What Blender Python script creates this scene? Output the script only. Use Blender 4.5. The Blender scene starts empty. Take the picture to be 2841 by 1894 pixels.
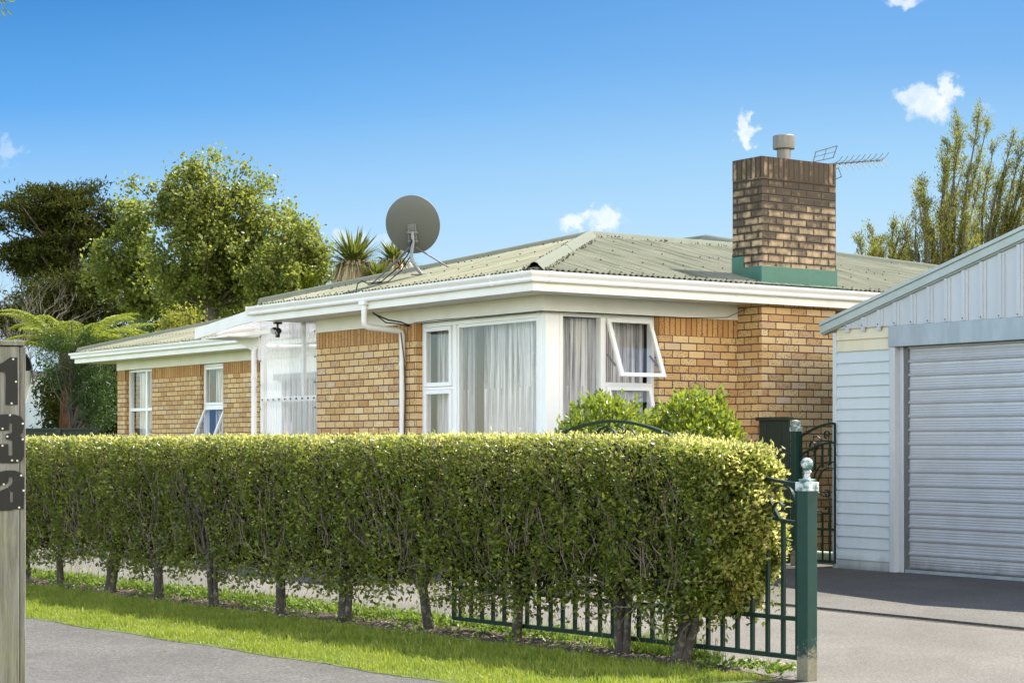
import bpy, math, random
import numpy as np
from mathutils import Vector, Matrix
C = bpy.context.scene
R = math.radians
rnd = random.Random(7)
rng = np.random.default_rng(11)

# ------------------------------------------------------------------ camera, sky, sun, exposure
CAMZ = 1.38
cam = bpy.data.objects.new('camera', bpy.data.cameras.new('camera'))
C.collection.objects.link(cam)
cam.location = (0, 0, CAMZ)
cam.rotation_euler = (R(90), 0, 0)
cam.data.sensor_width = 36
cam.data.lens = 66.4
cam.data.shift_y = 0.1003
cam.data.clip_end = 3000
cam.data.clip_start = 0.05
C.camera = cam

SUN = Vector((.60, .40, 1.0)).normalized()
elev = math.asin(SUN.z); azim = math.atan2(SUN.x, SUN.y)
world = bpy.data.worlds.new("World"); C.world = world; world.use_nodes = True
C.view_settings.view_transform = 'Standard'; C.view_settings.look = 'None'
C.view_settings.exposure = 1.77; C.view_settings.gamma = 1.0
C.view_settings.use_curve_mapping = False
try:
    C.cycles.max_bounces = 8; C.cycles.transparent_max_bounces = 16
    C.cycles.use_denoising = True
    C.cycles.caustics_reflective = False; C.cycles.caustics_refractive = False
except Exception: pass

sl = bpy.data.lights.new('sun', 'SUN'); sl.energy = 3.9; sl.angle = R(.55); sl.color = (1, .94, .83)
so = bpy.data.objects.new('sun', sl); C.collection.objects.link(so)
so.rotation_euler = (-SUN).to_track_quat('-Z', 'Y').to_euler(); so.location = (5, 5, 20)

def build_world():
    nt = world.node_tree; N = nt.nodes; L = nt.links; N.clear()
    out = N.new('ShaderNodeOutputWorld'); bg = N.new('ShaderNodeBackground')
    sky = N.new('ShaderNodeTexSky'); sky.sky_type = 'NISHITA'; sky.sun_disc = False
    sky.sun_elevation = elev; sky.sun_rotation = azim
    sky.altitude = 0; sky.air_density = 1.0; sky.dust_density = 0.4; sky.ozone_density = 2.0
    tc = N.new('ShaderNodeTexCoord'); sep = N.new('ShaderNodeSeparateXYZ')
    L.new(tc.outputs['Generated'], sep.inputs[0])
    def M(op, a, b=None, c=None):
        n = N.new('ShaderNodeMath'); n.operation = op
        for i, v in enumerate((a, b, c)):
            if v is None: continue
            if isinstance(v, (int, float)): n.inputs[i].default_value = v
            else: L.new(v, n.inputs[i])
        return n.outputs[0]
    yy = M('MAXIMUM', sep.outputs['Y'], .001)
    u = M('DIVIDE', sep.outputs['X'], yy); v = M('DIVIDE', sep.outputs['Z'], yy)
    fr = M('GREATER_THAN', sep.outputs['Y'], .3)
    cb = N.new('ShaderNodeCombineXYZ'); L.new(u, cb.inputs[0]); L.new(v, cb.inputs[1])
    def noise(sc, det, off):
        n = N.new('ShaderNodeTexNoise'); n.noise_dimensions = '3D'
        n.inputs['Scale'].default_value = sc; n.inputs['Detail'].default_value = det; n.inputs['Roughness'].default_value = .62
        ad = N.new('ShaderNodeVectorMath'); ad.operation = 'ADD'; L.new(cb.outputs[0], ad.inputs[0]); ad.inputs[1].default_value = (off, off * .37, off)
        L.new(ad.outputs[0], n.inputs['Vector']); return n.outputs['Fac']
    n1 = noise(85, 9, 3.1); n2 = noise(80, 9, 9.7); n3 = noise(30, 5, 5)
    uw = M('ADD', u, M('MULTIPLY', M('SUBTRACT', n1, .5), .034))
    vw = M('ADD', v, M('MULTIPLY', M('SUBTRACT', n2, .5), .026))
    mask = None
    # small fair weather clouds, given as directions in the sky (tan azimuth, tan elevation, half widths, density)
    for (cx, cy, rx, ry, k) in [(.0500, .1195, .0085, .0068, 1.), (.0350, .1170, .0080, .0042, .95), (.1262, .1625, .0058, .0062, 1.), (.1240, .1690, .0036, .0060, .9),
                                (.2215, .1790, .0110, .0085, 1.), (.2105, .1850, .0085, .0055, .8), (.2300, .1870, .0060, .0080, .9),
                                (-.0845, .1085, .0080, .0040, .55), (-.0700, .1070, .0120, .0032, .3), (.2070, .2350, .0110, .0040, .8), (-.2680, .1550, .0065, .0060, .38), (.2530, .1760, .0050, .0030, .2)]:
        du = M('DIVIDE', M('SUBTRACT', uw, cx), rx); dv = M('DIVIDE', M('SUBTRACT', vw, cy), ry)
        d = M('SQRT', M('ADD', M('MULTIPLY', du, du), M('MULTIPLY', dv, dv)))
        m = N.new('ShaderNodeMapRange'); m.interpolation_type = 'SMOOTHERSTEP'
        m.inputs['From Min'].default_value = 1.45; m.inputs['From Max'].default_value = .45
        m.inputs['To Min'].default_value = 0; m.inputs['To Max'].default_value = k
        L.new(d, m.inputs['Value'])
        mask = m.outputs[0] if mask is None else M('MAXIMUM', mask, m.outputs[0])
    mr = N.new('ShaderNodeMapRange'); mr.inputs['From Min'].default_value = .28; mr.inputs['From Max'].default_value = .62
    mr.inputs['To Min'].default_value = .35
    L.new(n3, mr.inputs['Value'])
    mask = M('MULTIPLY', M('MULTIPLY', mask, mr.outputs[0]), fr)
    hs = N.new('ShaderNodeHueSaturation'); hs.inputs['Saturation'].default_value = 1.12; hs.inputs['Value'].default_value = 1.0
    L.new(sky.outputs[0], hs.inputs['Color'])
    mx = N.new('ShaderNodeMix'); mx.data_type = 'RGBA'
    # deep clear blue low in the sky ahead, unseen bright cloud added behind to fill shaded walls
    def ramp(val, stops):
        r = N.new('ShaderNodeValToRGB'); L.new(val, r.inputs[0]); cr = r.color_ramp
        while len(cr.elements) < len(stops): cr.elements.new(.5)
        for e_, (p_, c_) in zip(cr.elements, stops): e_.position = p_; e_.color = (*c_, 1)
        return r.outputs[0]
    def mixc(f, a, b):
        q = N.new('ShaderNodeMix'); q.data_type = 'RGBA'
        for k, vv in (('Factor', f), ('A', a), ('B', b)):
            if isinstance(vv, tuple): q.inputs[k].default_value = (*vv, 1)
            elif isinstance(vv, float): q.inputs[k].default_value = vv
            else: L.new(vv, q.inputs[k])
        return q.outputs['Result']
    def sm(val, a, b):
        m_ = N.new('ShaderNodeMapRange'); m_.interpolation_type = 'SMOOTHSTEP'; L.new(val, m_.inputs['Value']); m_.inputs['From Min'].default_value = a; m_.inputs['From Max'].default_value = b; return m_.outputs[0]
    g_ = lambda *c: tuple(x * SKYG for x in c)
    SKYG = .465
    vv = M('DIVIDE', M('MAXIMUM', v, 0.0), .6)
    left = ramp(vv, [(0, g_(.76, .94, 1.06)), (.10, g_(.66, .89, 1.06)), (.20, g_(.42, .73, 1.05)), (.30, g_(.145, .46, .95)), (.40, g_(.066, .30, .74)), (.7, g_(.05, .24, .66)), (1, g_(.05, .22, .62))])
    right = ramp(vv, [(0, g_(.76, .94, 1.06)), (.14, g_(.64, .88, 1.06)), (.25, g_(.42, .73, 1.03)), (.34, g_(.23, .52, .95)), (.42, g_(.16, .43, .90)), (.7, g_(.08, .30, .72)), (1, g_(.05, .22, .62))])
    clear = mixc(sm(u, -.30, .28), left, right)
    cs_ = N.new('ShaderNodeVectorMath'); cs_.operation = 'SCALE'; L.new(clear, cs_.inputs[0]); cs_.inputs['Scale'].default_value = 4.0
    ff = M('MULTIPLY', sm(sep.outputs['Y'], .55, .85), M('SUBTRACT', 1.0, sm(sep.outputs['Z'], .38, .62)))
    n4 = N.new('ShaderNodeTexNoise'); L.new(tc.outputs['Generated'], n4.inputs['Vector']); n4.inputs['Scale'].default_value = 2.2; n4.inputs['Detail'].default_value = 6
    rc = M('MULTIPLY', M('MULTIPLY', sm(n4.outputs['Fac'], .34, .60), sm(sep.outputs['Y'], .15, -.35)), M('SUBTRACT', .9, M('MULTIPLY', sm(sep.outputs['Z'], .25, .75), .8)))
    base = mixc(M('MULTIPLY', rc, M('ADD', .78, M('MULTIPLY', sep.outputs['X'], .42))), hs.outputs[0], (13.2, 11.6, 9.2))
    zd = N.new('ShaderNodeVectorMath'); zd.operation = 'SCALE'; L.new(base, zd.inputs[0]); L.new(M('SUBTRACT', 1.0, M('MULTIPLY', sm(sep.outputs['Z'], .35, .8), .5)), zd.inputs['Scale'])
    base = mixc(ff, zd.outputs[0], cs_.outputs[0])
    L.new(mask, mx.inputs['Factor']); L.new(base, mx.inputs['A']); mx.inputs['B'].default_value = (2.1, 2.15, 2.2, 1)
    L.new(mx.outputs['Result'], bg.inputs[0]); bg.inputs[1].default_value = .15
    L.new(bg.outputs[0], out.inputs[0])
build_world()

# ------------------------------------------------------------------ helpers
def link(o, parent=None):
    C.collection.objects.link(o)
    if parent is not None: o.parent = parent
    return o
def tag(o, label=None, cat=None, group=None, kind=None):
    if label: o['label'] = label
    if cat: o['category'] = cat
    if group: o['group'] = group
    if kind: o['kind'] = kind
    return o
def empty(name, loc=(0, 0, 0), rz=0, label=None, cat=None, group=None):
    o = bpy.data.objects.new(name, None); link(o); o.location = loc; o.rotation_euler = (0, 0, rz)
    o.empty_display_size = .2
    return tag(o, label, cat, group)
def auto_uv(me):
    nl = len(me.loops)
    if not nl: return
    uv = me.uv_layers.new(name='UVMap')
    co = np.empty(len(me.vertices) * 3, 'f'); me.vertices.foreach_get('co', co); co = co.reshape(-1, 3)
    vi = np.empty(nl, 'i'); me.loops.foreach_get('vertex_index', vi)
    lt = np.empty(len(me.polygons), 'i'); me.polygons.foreach_get('loop_total', lt)
    nn = np.empty(len(me.polygons) * 3, 'f'); me.polygons.foreach_get('normal', nn); nn = np.abs(np.repeat(nn.reshape(-1, 3), lt, axis=0))
    p = co[vi]; o = np.empty((nl, 2), 'f')
    top = (nn[:, 2] >= nn[:, 0]) & (nn[:, 2] >= nn[:, 1]); xx = (~top) & (nn[:, 0] >= nn[:, 1]); y_ = (~top) & ~xx
    o[top] = p[top][:, :2]; o[xx] = p[xx][:, 1:]; o[y_] = p[y_][:, ::2]
    uv.data.foreach_set('uv', o.ravel())
class MB:
    def __init__(s): s.v = []; s.f = []; s.T = None
    def add(s, vs, fs):
        b = len(s.v)
        if s.T: vs = [s.T(*v) for v in vs]
        s.v += [tuple(v) for v in vs]; s.f += [tuple(b + i for i in f) for f in fs]
        return s
    def box(s, x0, x1, y0, y1, z0, z1):
        x0, x1 = min(x0, x1), max(x0, x1); y0, y1 = min(y0, y1), max(y0, y1); z0, z1 = min(z0, z1), max(z0, z1)
        return s.add([(x0, y0, z0), (x1, y0, z0), (x1, y1, z0), (x0, y1, z0), (x0, y0, z1), (x1, y0, z1), (x1, y1, z1), (x0, y1, z1)],
                     [(0, 3, 2, 1), (4, 5, 6, 7), (0, 1, 5, 4), (1, 2, 6, 5), (2, 3, 7, 6), (3, 0, 4, 7)])
    def bar(s, a, b, w, h, up=(0, 0, 1)):
        a = Vector(a); b = Vector(b); d = (b - a).normalized(); up = Vector(up)
        if abs(d.dot(up)) > .98: up = Vector((1, 0, 0))
        x = d.cross(up).normalized() * w / 2; y = x.cross(d).normalized() * h / 2
        vs = [p + i * x + j * y for p in (a, b) for i, j in ((-1, -1), (1, -1), (1, 1), (-1, 1))]
        return s.add(vs, [(0, 1, 2, 3), (7, 6, 5, 4), (0, 4, 5, 1), (1, 5, 6, 2), (2, 6, 7, 3), (3, 7, 4, 0)])
    def tube(s, pts, r, n=6, cap=True):
        pts = [Vector(p) for p in pts]; rs = r if isinstance(r, (list, tuple)) else [r] * len(pts)
        vs = []; prev = None
        for i, p in enumerate(pts):
            d = (pts[min(i + 1, len(pts) - 1)] - pts[max(i - 1, 0)])
            d = d.normalized() if d.length > 1e-9 else Vector((0, 0, 1))
            if prev is None:
                x = d.cross(Vector((0, 0, 1)) if abs(d.z) < .9 else Vector((1, 0, 0))).normalized()
            else:
                x = (prev - d * prev.dot(d)); x = x.normalized() if x.length > 1e-6 else d.orthogonal().normalized()
            prev = x; y = d.cross(x)
            for k in range(n):
                t = 2 * math.pi * k / n; vs.append(p + (x * math.cos(t) + y * math.sin(t)) * rs[i])
        fs = [(i * n + k, i * n + (k + 1) % n, (i + 1) * n + (k + 1) % n, (i + 1) * n + k) for i in range(len(pts) - 1) for k in range(n)]
        if cap: fs += [tuple(range(n))[::-1], tuple((len(pts) - 1) * n + k for k in range(n))]
        return s.add(vs, fs)
    def flat(s, pts, w, t, side):
        # flat bar of width w (along side) and thickness t following pts
        pts = [Vector(p) for p in pts]; side = Vector(side).normalized(); vs = []
        for i, p in enumerate(pts):
            d = (pts[min(i + 1, len(pts) - 1)] - pts[max(i - 1, 0)]).normalized(); nrm = d.cross(side).normalized() * t / 2; sd = side * w / 2
            vs += [p - sd - nrm, p + sd - nrm, p + sd + nrm, p - sd + nrm]
        fs = [(i * 4 + k, i * 4 + (k + 1) % 4, i * 4 + 4 + (k + 1) % 4, i * 4 + 4 + k) for i in range(len(pts) - 1) for k in range(4)]
        fs += [(3, 2, 1, 0), tuple(len(vs) - 4 + k for k in range(4))]
        return s.add(vs, fs)
    def lathe(s, prof, n=16, c=(0, 0, 0)):
        vs = [(c[0] + r * math.cos(2 * math.pi * k / n), c[1] + r * math.sin(2 * math.pi * k / n), c[2] + z) for r, z in prof for k in range(n)]
        fs = [(i * n + k, i * n + (k + 1) % n, (i + 1) * n + (k + 1) % n, (i + 1) * n + k) for i in range(len(prof) - 1) for k in range(n)]
        fs += [tuple(range(n))[::-1], tuple((len(prof) - 1) * n + k for k in range(n))]
        return s.add(vs, fs)
    def prism(s, poly, a, b):
        # poly: points; a,b functions mapping (p)->3D for the two ends
        n = len(poly); vs = [a(*p) for p in poly] + [b(*p) for p in poly]
        return s.add(vs, [tuple(range(n)), tuple(range(2 * n - 1, n - 1, -1))] + [(i, i + n, (i + 1) % n + n, (i + 1) % n) for i in range(n)])
    def sweep(s, path, prof, close_ends=True):
        # path: plan points; prof: (outward offset, z). outward = right side of the walking direction
        P = [Vector((p[0], p[1])) for p in path]; m = len(prof); vs = []
        for i, p in enumerate(P):
            ns = []
            if i > 0: d = (P[i] - P[i - 1]).normalized(); ns.append(Vector((d.y, -d.x)))
            if i < len(P) - 1: d = (P[i + 1] - P[i]).normalized(); ns.append(Vector((d.y, -d.x)))
            if len(ns) == 2:
                nn = (ns[0] + ns[1]); nn = nn / (1 + ns[0].dot(ns[1]))
            else: nn = ns[0]
            vs += [(p.x + nn.x * o, p.y + nn.y * o, z) for o, z in prof]
        fs = [(i * m + k, i * m + (k + 1) % m, (i + 1) * m + (k + 1) % m, (i + 1) * m + k) for i in range(len(P) - 1) for k in range(m)]
        if close_ends: fs += [tuple(range(m))[::-1], tuple((len(P) - 1) * m + k for k in range(m))]
        return s.add(vs, fs)
    def build(s, name, mat, parent=None, smooth=False, bevel=0, uv=True, loc=None):
        me = bpy.data.meshes.new(name); me.from_pydata(s.v, [], s.f); me.validate()
        import bmesh
        bm = bmesh.new(); bm.from_mesh(me); bmesh.ops.recalc_face_normals(bm, faces=bm.faces); bm.to_mesh(me); bm.free()
        if uv: auto_uv(me)
        me.materials.append(mat)
        if smooth: me.polygons.foreach_set('use_smooth', [True] * len(me.polygons))
        o = bpy.data.objects.new(name, me); link(o, parent)
        if loc is not None: o.location = loc
        if bevel:
            b = o.modifiers.new('b', 'BEVEL'); b.width = bevel; b.segments = 2; b.limit_method = 'ANGLE'; b.angle_limit = R(40)
        if smooth:
            try:
                with bpy.context.temp_override(object=o, active_object=o, selected_objects=[o], selected_editable_objects=[o]):
                    bpy.ops.object.shade_smooth_by_angle(angle=R(40))
            except Exception: pass
        return o
def build_multi(name, parts, parent=None, smooth=False, bevel=0):
    a = MB(); mats = []; idx = []
    for mb, mt_ in parts:
        if mt_ not in mats: mats.append(mt_)
        idx += [mats.index(mt_)] * len(mb.f); b = len(a.v); a.v += mb.v; a.f += [tuple(b + i for i in f) for f in mb.f]
    o = a.build(name, mats[0], parent, smooth=smooth, bevel=bevel)
    for q in mats[1:]: o.data.materials.append(q)
    if len(o.data.polygons) == len(idx): o.data.polygons.foreach_set('material_index', idx)
    return o
def fast_mesh(name, V, F, mat, parent=None, nper=3):
    me = bpy.data.meshes.new(name); nf = len(F)
    me.vertices.add(len(V)); me.vertices.foreach_set('co', np.asarray(V, 'f').ravel())
    me.loops.add(nf * nper); me.loops.foreach_set('vertex_index', np.asarray(F, 'i').ravel())
    me.polygons.add(nf); me.polygons.foreach_set('loop_start', np.arange(0, nf * nper, nper, dtype='i')); me.polygons.foreach_set('loop_total', np.full(nf, nper, 'i'))
    me.update(calc_edges=True); me.materials.append(mat)
    return link(bpy.data.objects.new(name, me), parent)
def unit(a): return a / np.maximum(np.linalg.norm(a, axis=1, keepdims=True), 1e-9)
def leaf_arrays(P, D, size, asp=.5, Nn=None, fold=.25, dtype='f'):
    """P base points, D leaf direction; returns verts, faces (two triangles each side of a folded midrib: a small pointed oval)"""
    n = len(P); D = unit(D); size = np.broadcast_to(np.asarray(size, float), (n,))[:, None]
    if Nn is None: Nn = rng.normal(size=(n, 3))
    S = unit(np.cross(D, Nn)); U = np.cross(S, D)
    a = P; m = P + D * size * .45; t = P + D * size
    l = m + S * size * asp * .5 + U * size * fold * .3; r = m - S * size * asp * .5 + U * size * fold * .3
    t = t - U * size * .08
    V = np.stack([a, r, t, l], 1).reshape(-1, 3)
    b = (np.arange(n) * 4)[:, None]
    F = np.concatenate([b + [0, 1, 2], b + [0, 2, 3]], 1).reshape(-1, 3)
    return V, F
def leaf_mesh(name, P, D, size, mat, parent=None, asp=.5, Nn=None, fold=.25):
    V, F = leaf_arrays(P, D, size, asp, Nn, fold); return fast_mesh(name, V, F, mat, parent)
def blades(name, P, H, lean, width, mat, parent=None, segs=2):
    """grass like blades: P base, H height array, lean vectors"""
    n = len(P); a = rng.uniform(0, 2 * math.pi, n); S = np.stack([np.cos(a), np.sin(a), np.zeros(n)], 1) * np.broadcast_to(width, (n,))[:, None] / 2
    up = np.zeros((n, 3)); up[:, 2] = H
    m = P + up * .6 + lean * .35; t = P + up * .98 + lean
    V = np.stack([P - S, P + S, m + S * .8, m - S * .8, t], 1).reshape(-1, 3)
    b = (np.arange(n) * 5)[:, None]
    F = np.concatenate([b + [0, 1, 2], b + [0, 2, 3], b + [3, 2, 4]], 1).reshape(-1, 3)
    return fast_mesh(name, V, F, mat, parent)
def nz(x, y, s=0.):
    return (np.sin(x * 1.7 + s) * np.cos(y * 2.3 - s * 1.3) + np.sin(x * 3.9 + y * 2.7 + s * 2.1) * .6 + np.sin(x * 7.3 - y * 5.1 + s) * .35) / 1.95

# ------------------------------------------------------------------ materials
class NT:
    def __init__(s, name):
        s.m = bpy.data.materials.new(name); s.m.use_nodes = True; s.t = s.m.node_tree; s.N = s.t.nodes; s.L = s.t.links
        s.N.clear(); s.out = s.N.new('ShaderNodeOutputMaterial')
    def n(s, typ, **kw):
        x = s.N.new(typ)
        for k, v in kw.items(): setattr(x, k, v)
        return x
    def set(s, node, key, v):
        i = node.inputs[key]
        if hasattr(v, 'is_linked'): s.L.new(v, i)
        elif isinstance(v, (tuple, list)) and len(v) == 3 and i.type == 'RGBA': i.default_value = (*v, 1)
        else: i.default_value = v
    def math(s, op, a, b=None, c=None, clamp=False):
        x = s.n('ShaderNodeMath', operation=op, use_clamp=clamp)
        for i, v in enumerate((a, b, c)):
            if v is not None: s.set(x, i, v)
        return x.outputs[0]
    def coord(s, kind='Object'): return s.n('ShaderNodeTexCoord').outputs[kind]
    def mapv(s, v, sc=(1, 1, 1), loc=(0, 0, 0), rot=(0, 0, 0)):
        x = s.n('ShaderNodeMapping'); s.L.new(v, x.inputs[0]); x.inputs['Scale'].default_value = sc; x.inputs['Location'].default_value = loc; x.inputs['Rotation'].default_value = rot
        return x.outputs[0]
    def noise(s, v, scale, det=4, rough=.55, dist=0):
        x = s.n('ShaderNodeTexNoise'); s.L.new(v, x.inputs['Vector']); x.inputs['Scale'].default_value = scale; x.inputs['Detail'].default_value = det
        x.inputs['Roughness'].default_value = rough; x.inputs['Distortion'].default_value = dist
        return x.outputs['Fac']
    def mr(s, v, a, b, c=0, d=1, smooth=False):
        x = s.n('ShaderNodeMapRange'); x.clamp = True
        if smooth: x.interpolation_type = 'SMOOTHSTEP'
        s.L.new(v, x.inputs['Value'])
        for k, q in zip(('From Min', 'From Max', 'To Min', 'To Max'), (a, b, c, d)): x.inputs[k].default_value = q
        return x.outputs[0]
    def ramp(s, v, stops, const=False):
        x = s.n('ShaderNodeValToRGB'); s.L.new(v, x.inputs[0]); r = x.color_ramp
        if const: r.interpolation = 'CONSTANT'
        while len(r.elements) < len(stops): r.elements.new(.5)
        for e, (p, c) in zip(r.elements, stops): e.position = p; e.color = (*c, 1)
        return x.outputs[0]
    def mix(s, f, a, b, mode='MIX'):
        x = s.n('ShaderNodeMix', data_type='RGBA', blend_type=mode)
        s.set(x, 'Factor', f)
        for k, v in (('A', a), ('B', b)):
            i = [q for q in x.inputs if q.name == k and q.type == 'RGBA'][0]
            if hasattr(v, 'is_linked'): s.L.new(v, i)
            else: i.default_value = (*v, 1)
        return [q for q in x.outputs if q.type == 'RGBA'][0]
    def bump(s, h, strength=.3, dist=.01):
        x = s.n('ShaderNodeBump'); s.L.new(h, x.inputs['Height']); x.inputs['Strength'].default_value = strength; x.inputs['Distance'].default_value = dist
        return x.outputs[0]
    def bsdf(s, col, rough=.6, metal=0, normal=None, spec=None):
        x = s.n('ShaderNodeBsdfPrincipled'); s.set(x, 'Base Color', col); s.set(x, 'Roughness', rough); s.set(x, 'Metallic', metal)
        if normal is not None: s.L.new(normal, x.inputs['Normal'])
        if spec is not None: x.inputs['Specular IOR Level'].default_value = spec
        return x.outputs[0]
    def mixs(s, f, a, b):
        x = s.n('ShaderNodeMixShader'); s.set(x, 0, f); s.L.new(a, x.inputs[1]); s.L.new(b, x.inputs[2]); return x.outputs[0]
    def end(s, sh): s.L.new(sh, s.out.inputs[0]); return s.m

def paint(name, col, rough=.5, dirt=.12, dirtcol=None, metal=0, scale=3., streak=False, spec=None, base=0):
    t = NT(name); v = t.coord()
    n1 = t.noise(t.mapv(v, (1, 1, .25 if streak else 1)), scale, 6, .65); n2 = t.noise(v, scale * 14, 3)
    f = t.mr(n1, .42, .72, 0, dirt); dc = dirtcol or tuple(c * .55 for c in col)
    c = t.mix(f, col, dc); c = t.mix(t.mr(n2, .35, .65, 0, .06), c, tuple(q * .7 for q in col))
    if base:      # splashed dirt and mildew along the foot of the wall
        sp = t.n('ShaderNodeSeparateXYZ'); t.L.new(v, sp.inputs[0]); k = t.math('ADD', t.mr(sp.outputs[2], 0, .40, .62, -.1), t.math('MULTIPLY', n1, .45)); c = t.mix(t.mr(k, .52, .9, 0, .9), c, (.045, .05, .035))
    return t.end(t.bsdf(c, t.mr(n1, .3, .7, rough - .08, rough + .12), metal, t.bump(n2, .06, .003), spec))
def leafm(name, cols, trans=(.5, .6, .1), tf=.35, nscale=1.2, rough=.45, spec=.35):
    t = NT(name); g = t.n('ShaderNodeNewGeometry'); v = t.coord()
    c = t.ramp(g.outputs['Random Per Island'], [(i / (len(cols) - 1) if len(cols) > 1 else 0, q) for i, q in enumerate(cols)])
    nn = t.noise(v, nscale, 3)
    c = t.mix(t.mr(nn, .38, .62), t.mix(.5, c, tuple(q for q in cols[0])), c)
    hs = t.n('ShaderNodeHueSaturation'); t.L.new(c, hs.inputs['Color']); hs.inputs['Value'].default_value = 1.0
    b = t.bsdf(hs.outputs[0], rough, spec=spec)
    tr = t.n('ShaderNodeBsdfTranslucent'); t.L.new(t.mix(1.0, c, trans, 'MULTIPLY') if False else t.mix(.55, c, trans), tr.inputs[0])
    return t.end(t.mixs(tf, b, tr.outputs[0]))

def brick_mat(name, soldier=False, soot=False):
    t = NT(name); uv = t.coord('UV'); sp = t.n('ShaderNodeSeparateXYZ'); t.L.new(uv, sp.inputs[0])
    U, V = (sp.outputs[1], sp.outputs[0]) if soldier else (sp.outputs[0], sp.outputs[1])
    V0 = V
    if soldier: U = t.math('SUBTRACT', U, 2.62 if not soot else 4.45); Vs = V
    else: Vs = t.math('SUBTRACT', V, 2.62)
    rowf = t.math('DIVIDE', Vs, .086 if not soldier else .080); row = t.math('FLOOR', rowf); fv = t.math('FRACT', rowf)
    off = t.math('MULTIPLY', t.math('MODULO', t.math('ABSOLUTE', row), 2.0), .5) if not soldier else 0.0
    cw = .24 if not soldier else .30
    colf = t.math('ADD', t.math('DIVIDE', U, cw), off); col = t.math('FLOOR', colf); fu = t.math('FRACT', colf)
    # wobble
    wob = t.math('MULTIPLY', t.math('SUBTRACT', t.noise(uv, 18, 2), .5), .006)
    du = t.math('MULTIPLY', t.math('MINIMUM', fu, t.math('SUBTRACT', 1.0, fu)), cw)
    dv = t.math('MULTIPLY', t.math('MINIMUM', fv, t.math('SUBTRACT', 1.0, fv)), .086)
    d = t.math('ADD', t.math('MINIMUM', du, dv), wob) if not soldier else t.math('ADD', dv, wob)
    brk = t.mr(d, .0052, .0088, 0, 1)
    idv = t.n('ShaderNodeCombineXYZ'); t.L.new(t.math('ADD', col, .5), idv.inputs[0]); t.L.new(t.math('ADD', row, .5), idv.inputs[1])
    wn = t.n('ShaderNodeTexWhiteNoise', noise_dimensions='3D'); t.L.new(idv.outputs[0], wn.inputs['Vector'])
    idv2 = t.mapv(idv.outputs[0], (1, 1, 1), (31.3, 17.7, 4.1)); wn2 = t.n('ShaderNodeTexWhiteNoise', noise_dimensions='3D'); t.L.new(idv2, wn2.inputs['Vector'])
    A = [(0, (.52, .305, .115)), (.2, (.61, .395, .165)), (.4, (.71, .505, .245)), (.6, (.63, .42, .175)), (.78, (.73, .55, .29)), (.9, (.50, .28, .105)), (1, (.60, .47, .31))]
    if soldier: A = [(0, (.42, .20, .06)), (.35, (.52, .28, .09)), (.7, (.58, .34, .12)), (1, (.44, .21, .065))]
    c = t.ramp(wn.outputs[0], A)
    fine = t.noise(uv, 60, 4, .7); c = t.mix(t.mr(fine, .3, .7, 0, .22), c, (.42, .24, .11))
    big = t.noise(t.mapv(t.coord(), (1, 1, .4)), .9, 5, .6); c = t.mix(t.mr(big, .45, .75, 0, .28), c, (.30, .17, .09))
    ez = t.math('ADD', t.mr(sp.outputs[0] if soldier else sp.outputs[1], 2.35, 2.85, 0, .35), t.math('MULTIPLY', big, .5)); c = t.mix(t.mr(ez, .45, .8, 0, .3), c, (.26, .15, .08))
    # iron spots, denser on some bricks
    vo = t.n('ShaderNodeTexVoronoi'); t.L.new(uv, vo.inputs['Vector']); vo.inputs['Scale'].default_value = 66
    wv = t.n('ShaderNodeTexWhiteNoise', noise_dimensions='3D'); t.L.new(vo.outputs['Position'], wv.inputs['Vector'])
    spot = t.math('MULTIPLY', t.mr(vo.outputs['Distance'], .28, .46, 1, 0), t.math('GREATER_THAN', t.math('MULTIPLY', t.mr(wn2.outputs[0], .15, .85, .12, 1), 1.0), t.math('ADD', wv.outputs[0], .12)))
    c = t.mix(t.math('MULTIPLY', spot, .75), c, (.07, .03, .015))
    mort = (.115, .055, .045)
    if soot:
        gz = t.noise(uv, 2.6, 6, .65); g2 = t.noise(t.mapv(uv, (1, .8, 1)), 9, 5, .7)
        top = t.mr(V0, 3.4, 4.6, -.22, .08) if not soldier else None
        s_ = t.math('ADD', t.math('ADD', t.math('MULTIPLY', gz, .9), t.math('MULTIPLY', g2, .85)), top if top is not None else .06)
        # grime gathers along brick edges
        s_ = t.math('ADD', s_, t.mr(d, .003, .028, .16, -.03))
        s_ = t.math('ADD', s_, t.math('MULTIPLY', t.math('SUBTRACT', wn2.outputs[0], .5), .22))
        f = t.mr(s_, .40, .96, .08, .95, True)
        c = t.mix(.55, c, (.64, .50, .34)); c = t.mix(f, c, (.042, .030, .019)); mort = (.030, .021, .015)
    c = t.mix(brk, mort, c)
    h = t.math('ADD', t.math('MULTIPLY', brk, 1.0), t.math('MULTIPLY', fine, .25))
    return t.end(t.bsdf(c, .82, 0, t.bump(h, .7, .006), .3))

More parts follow.
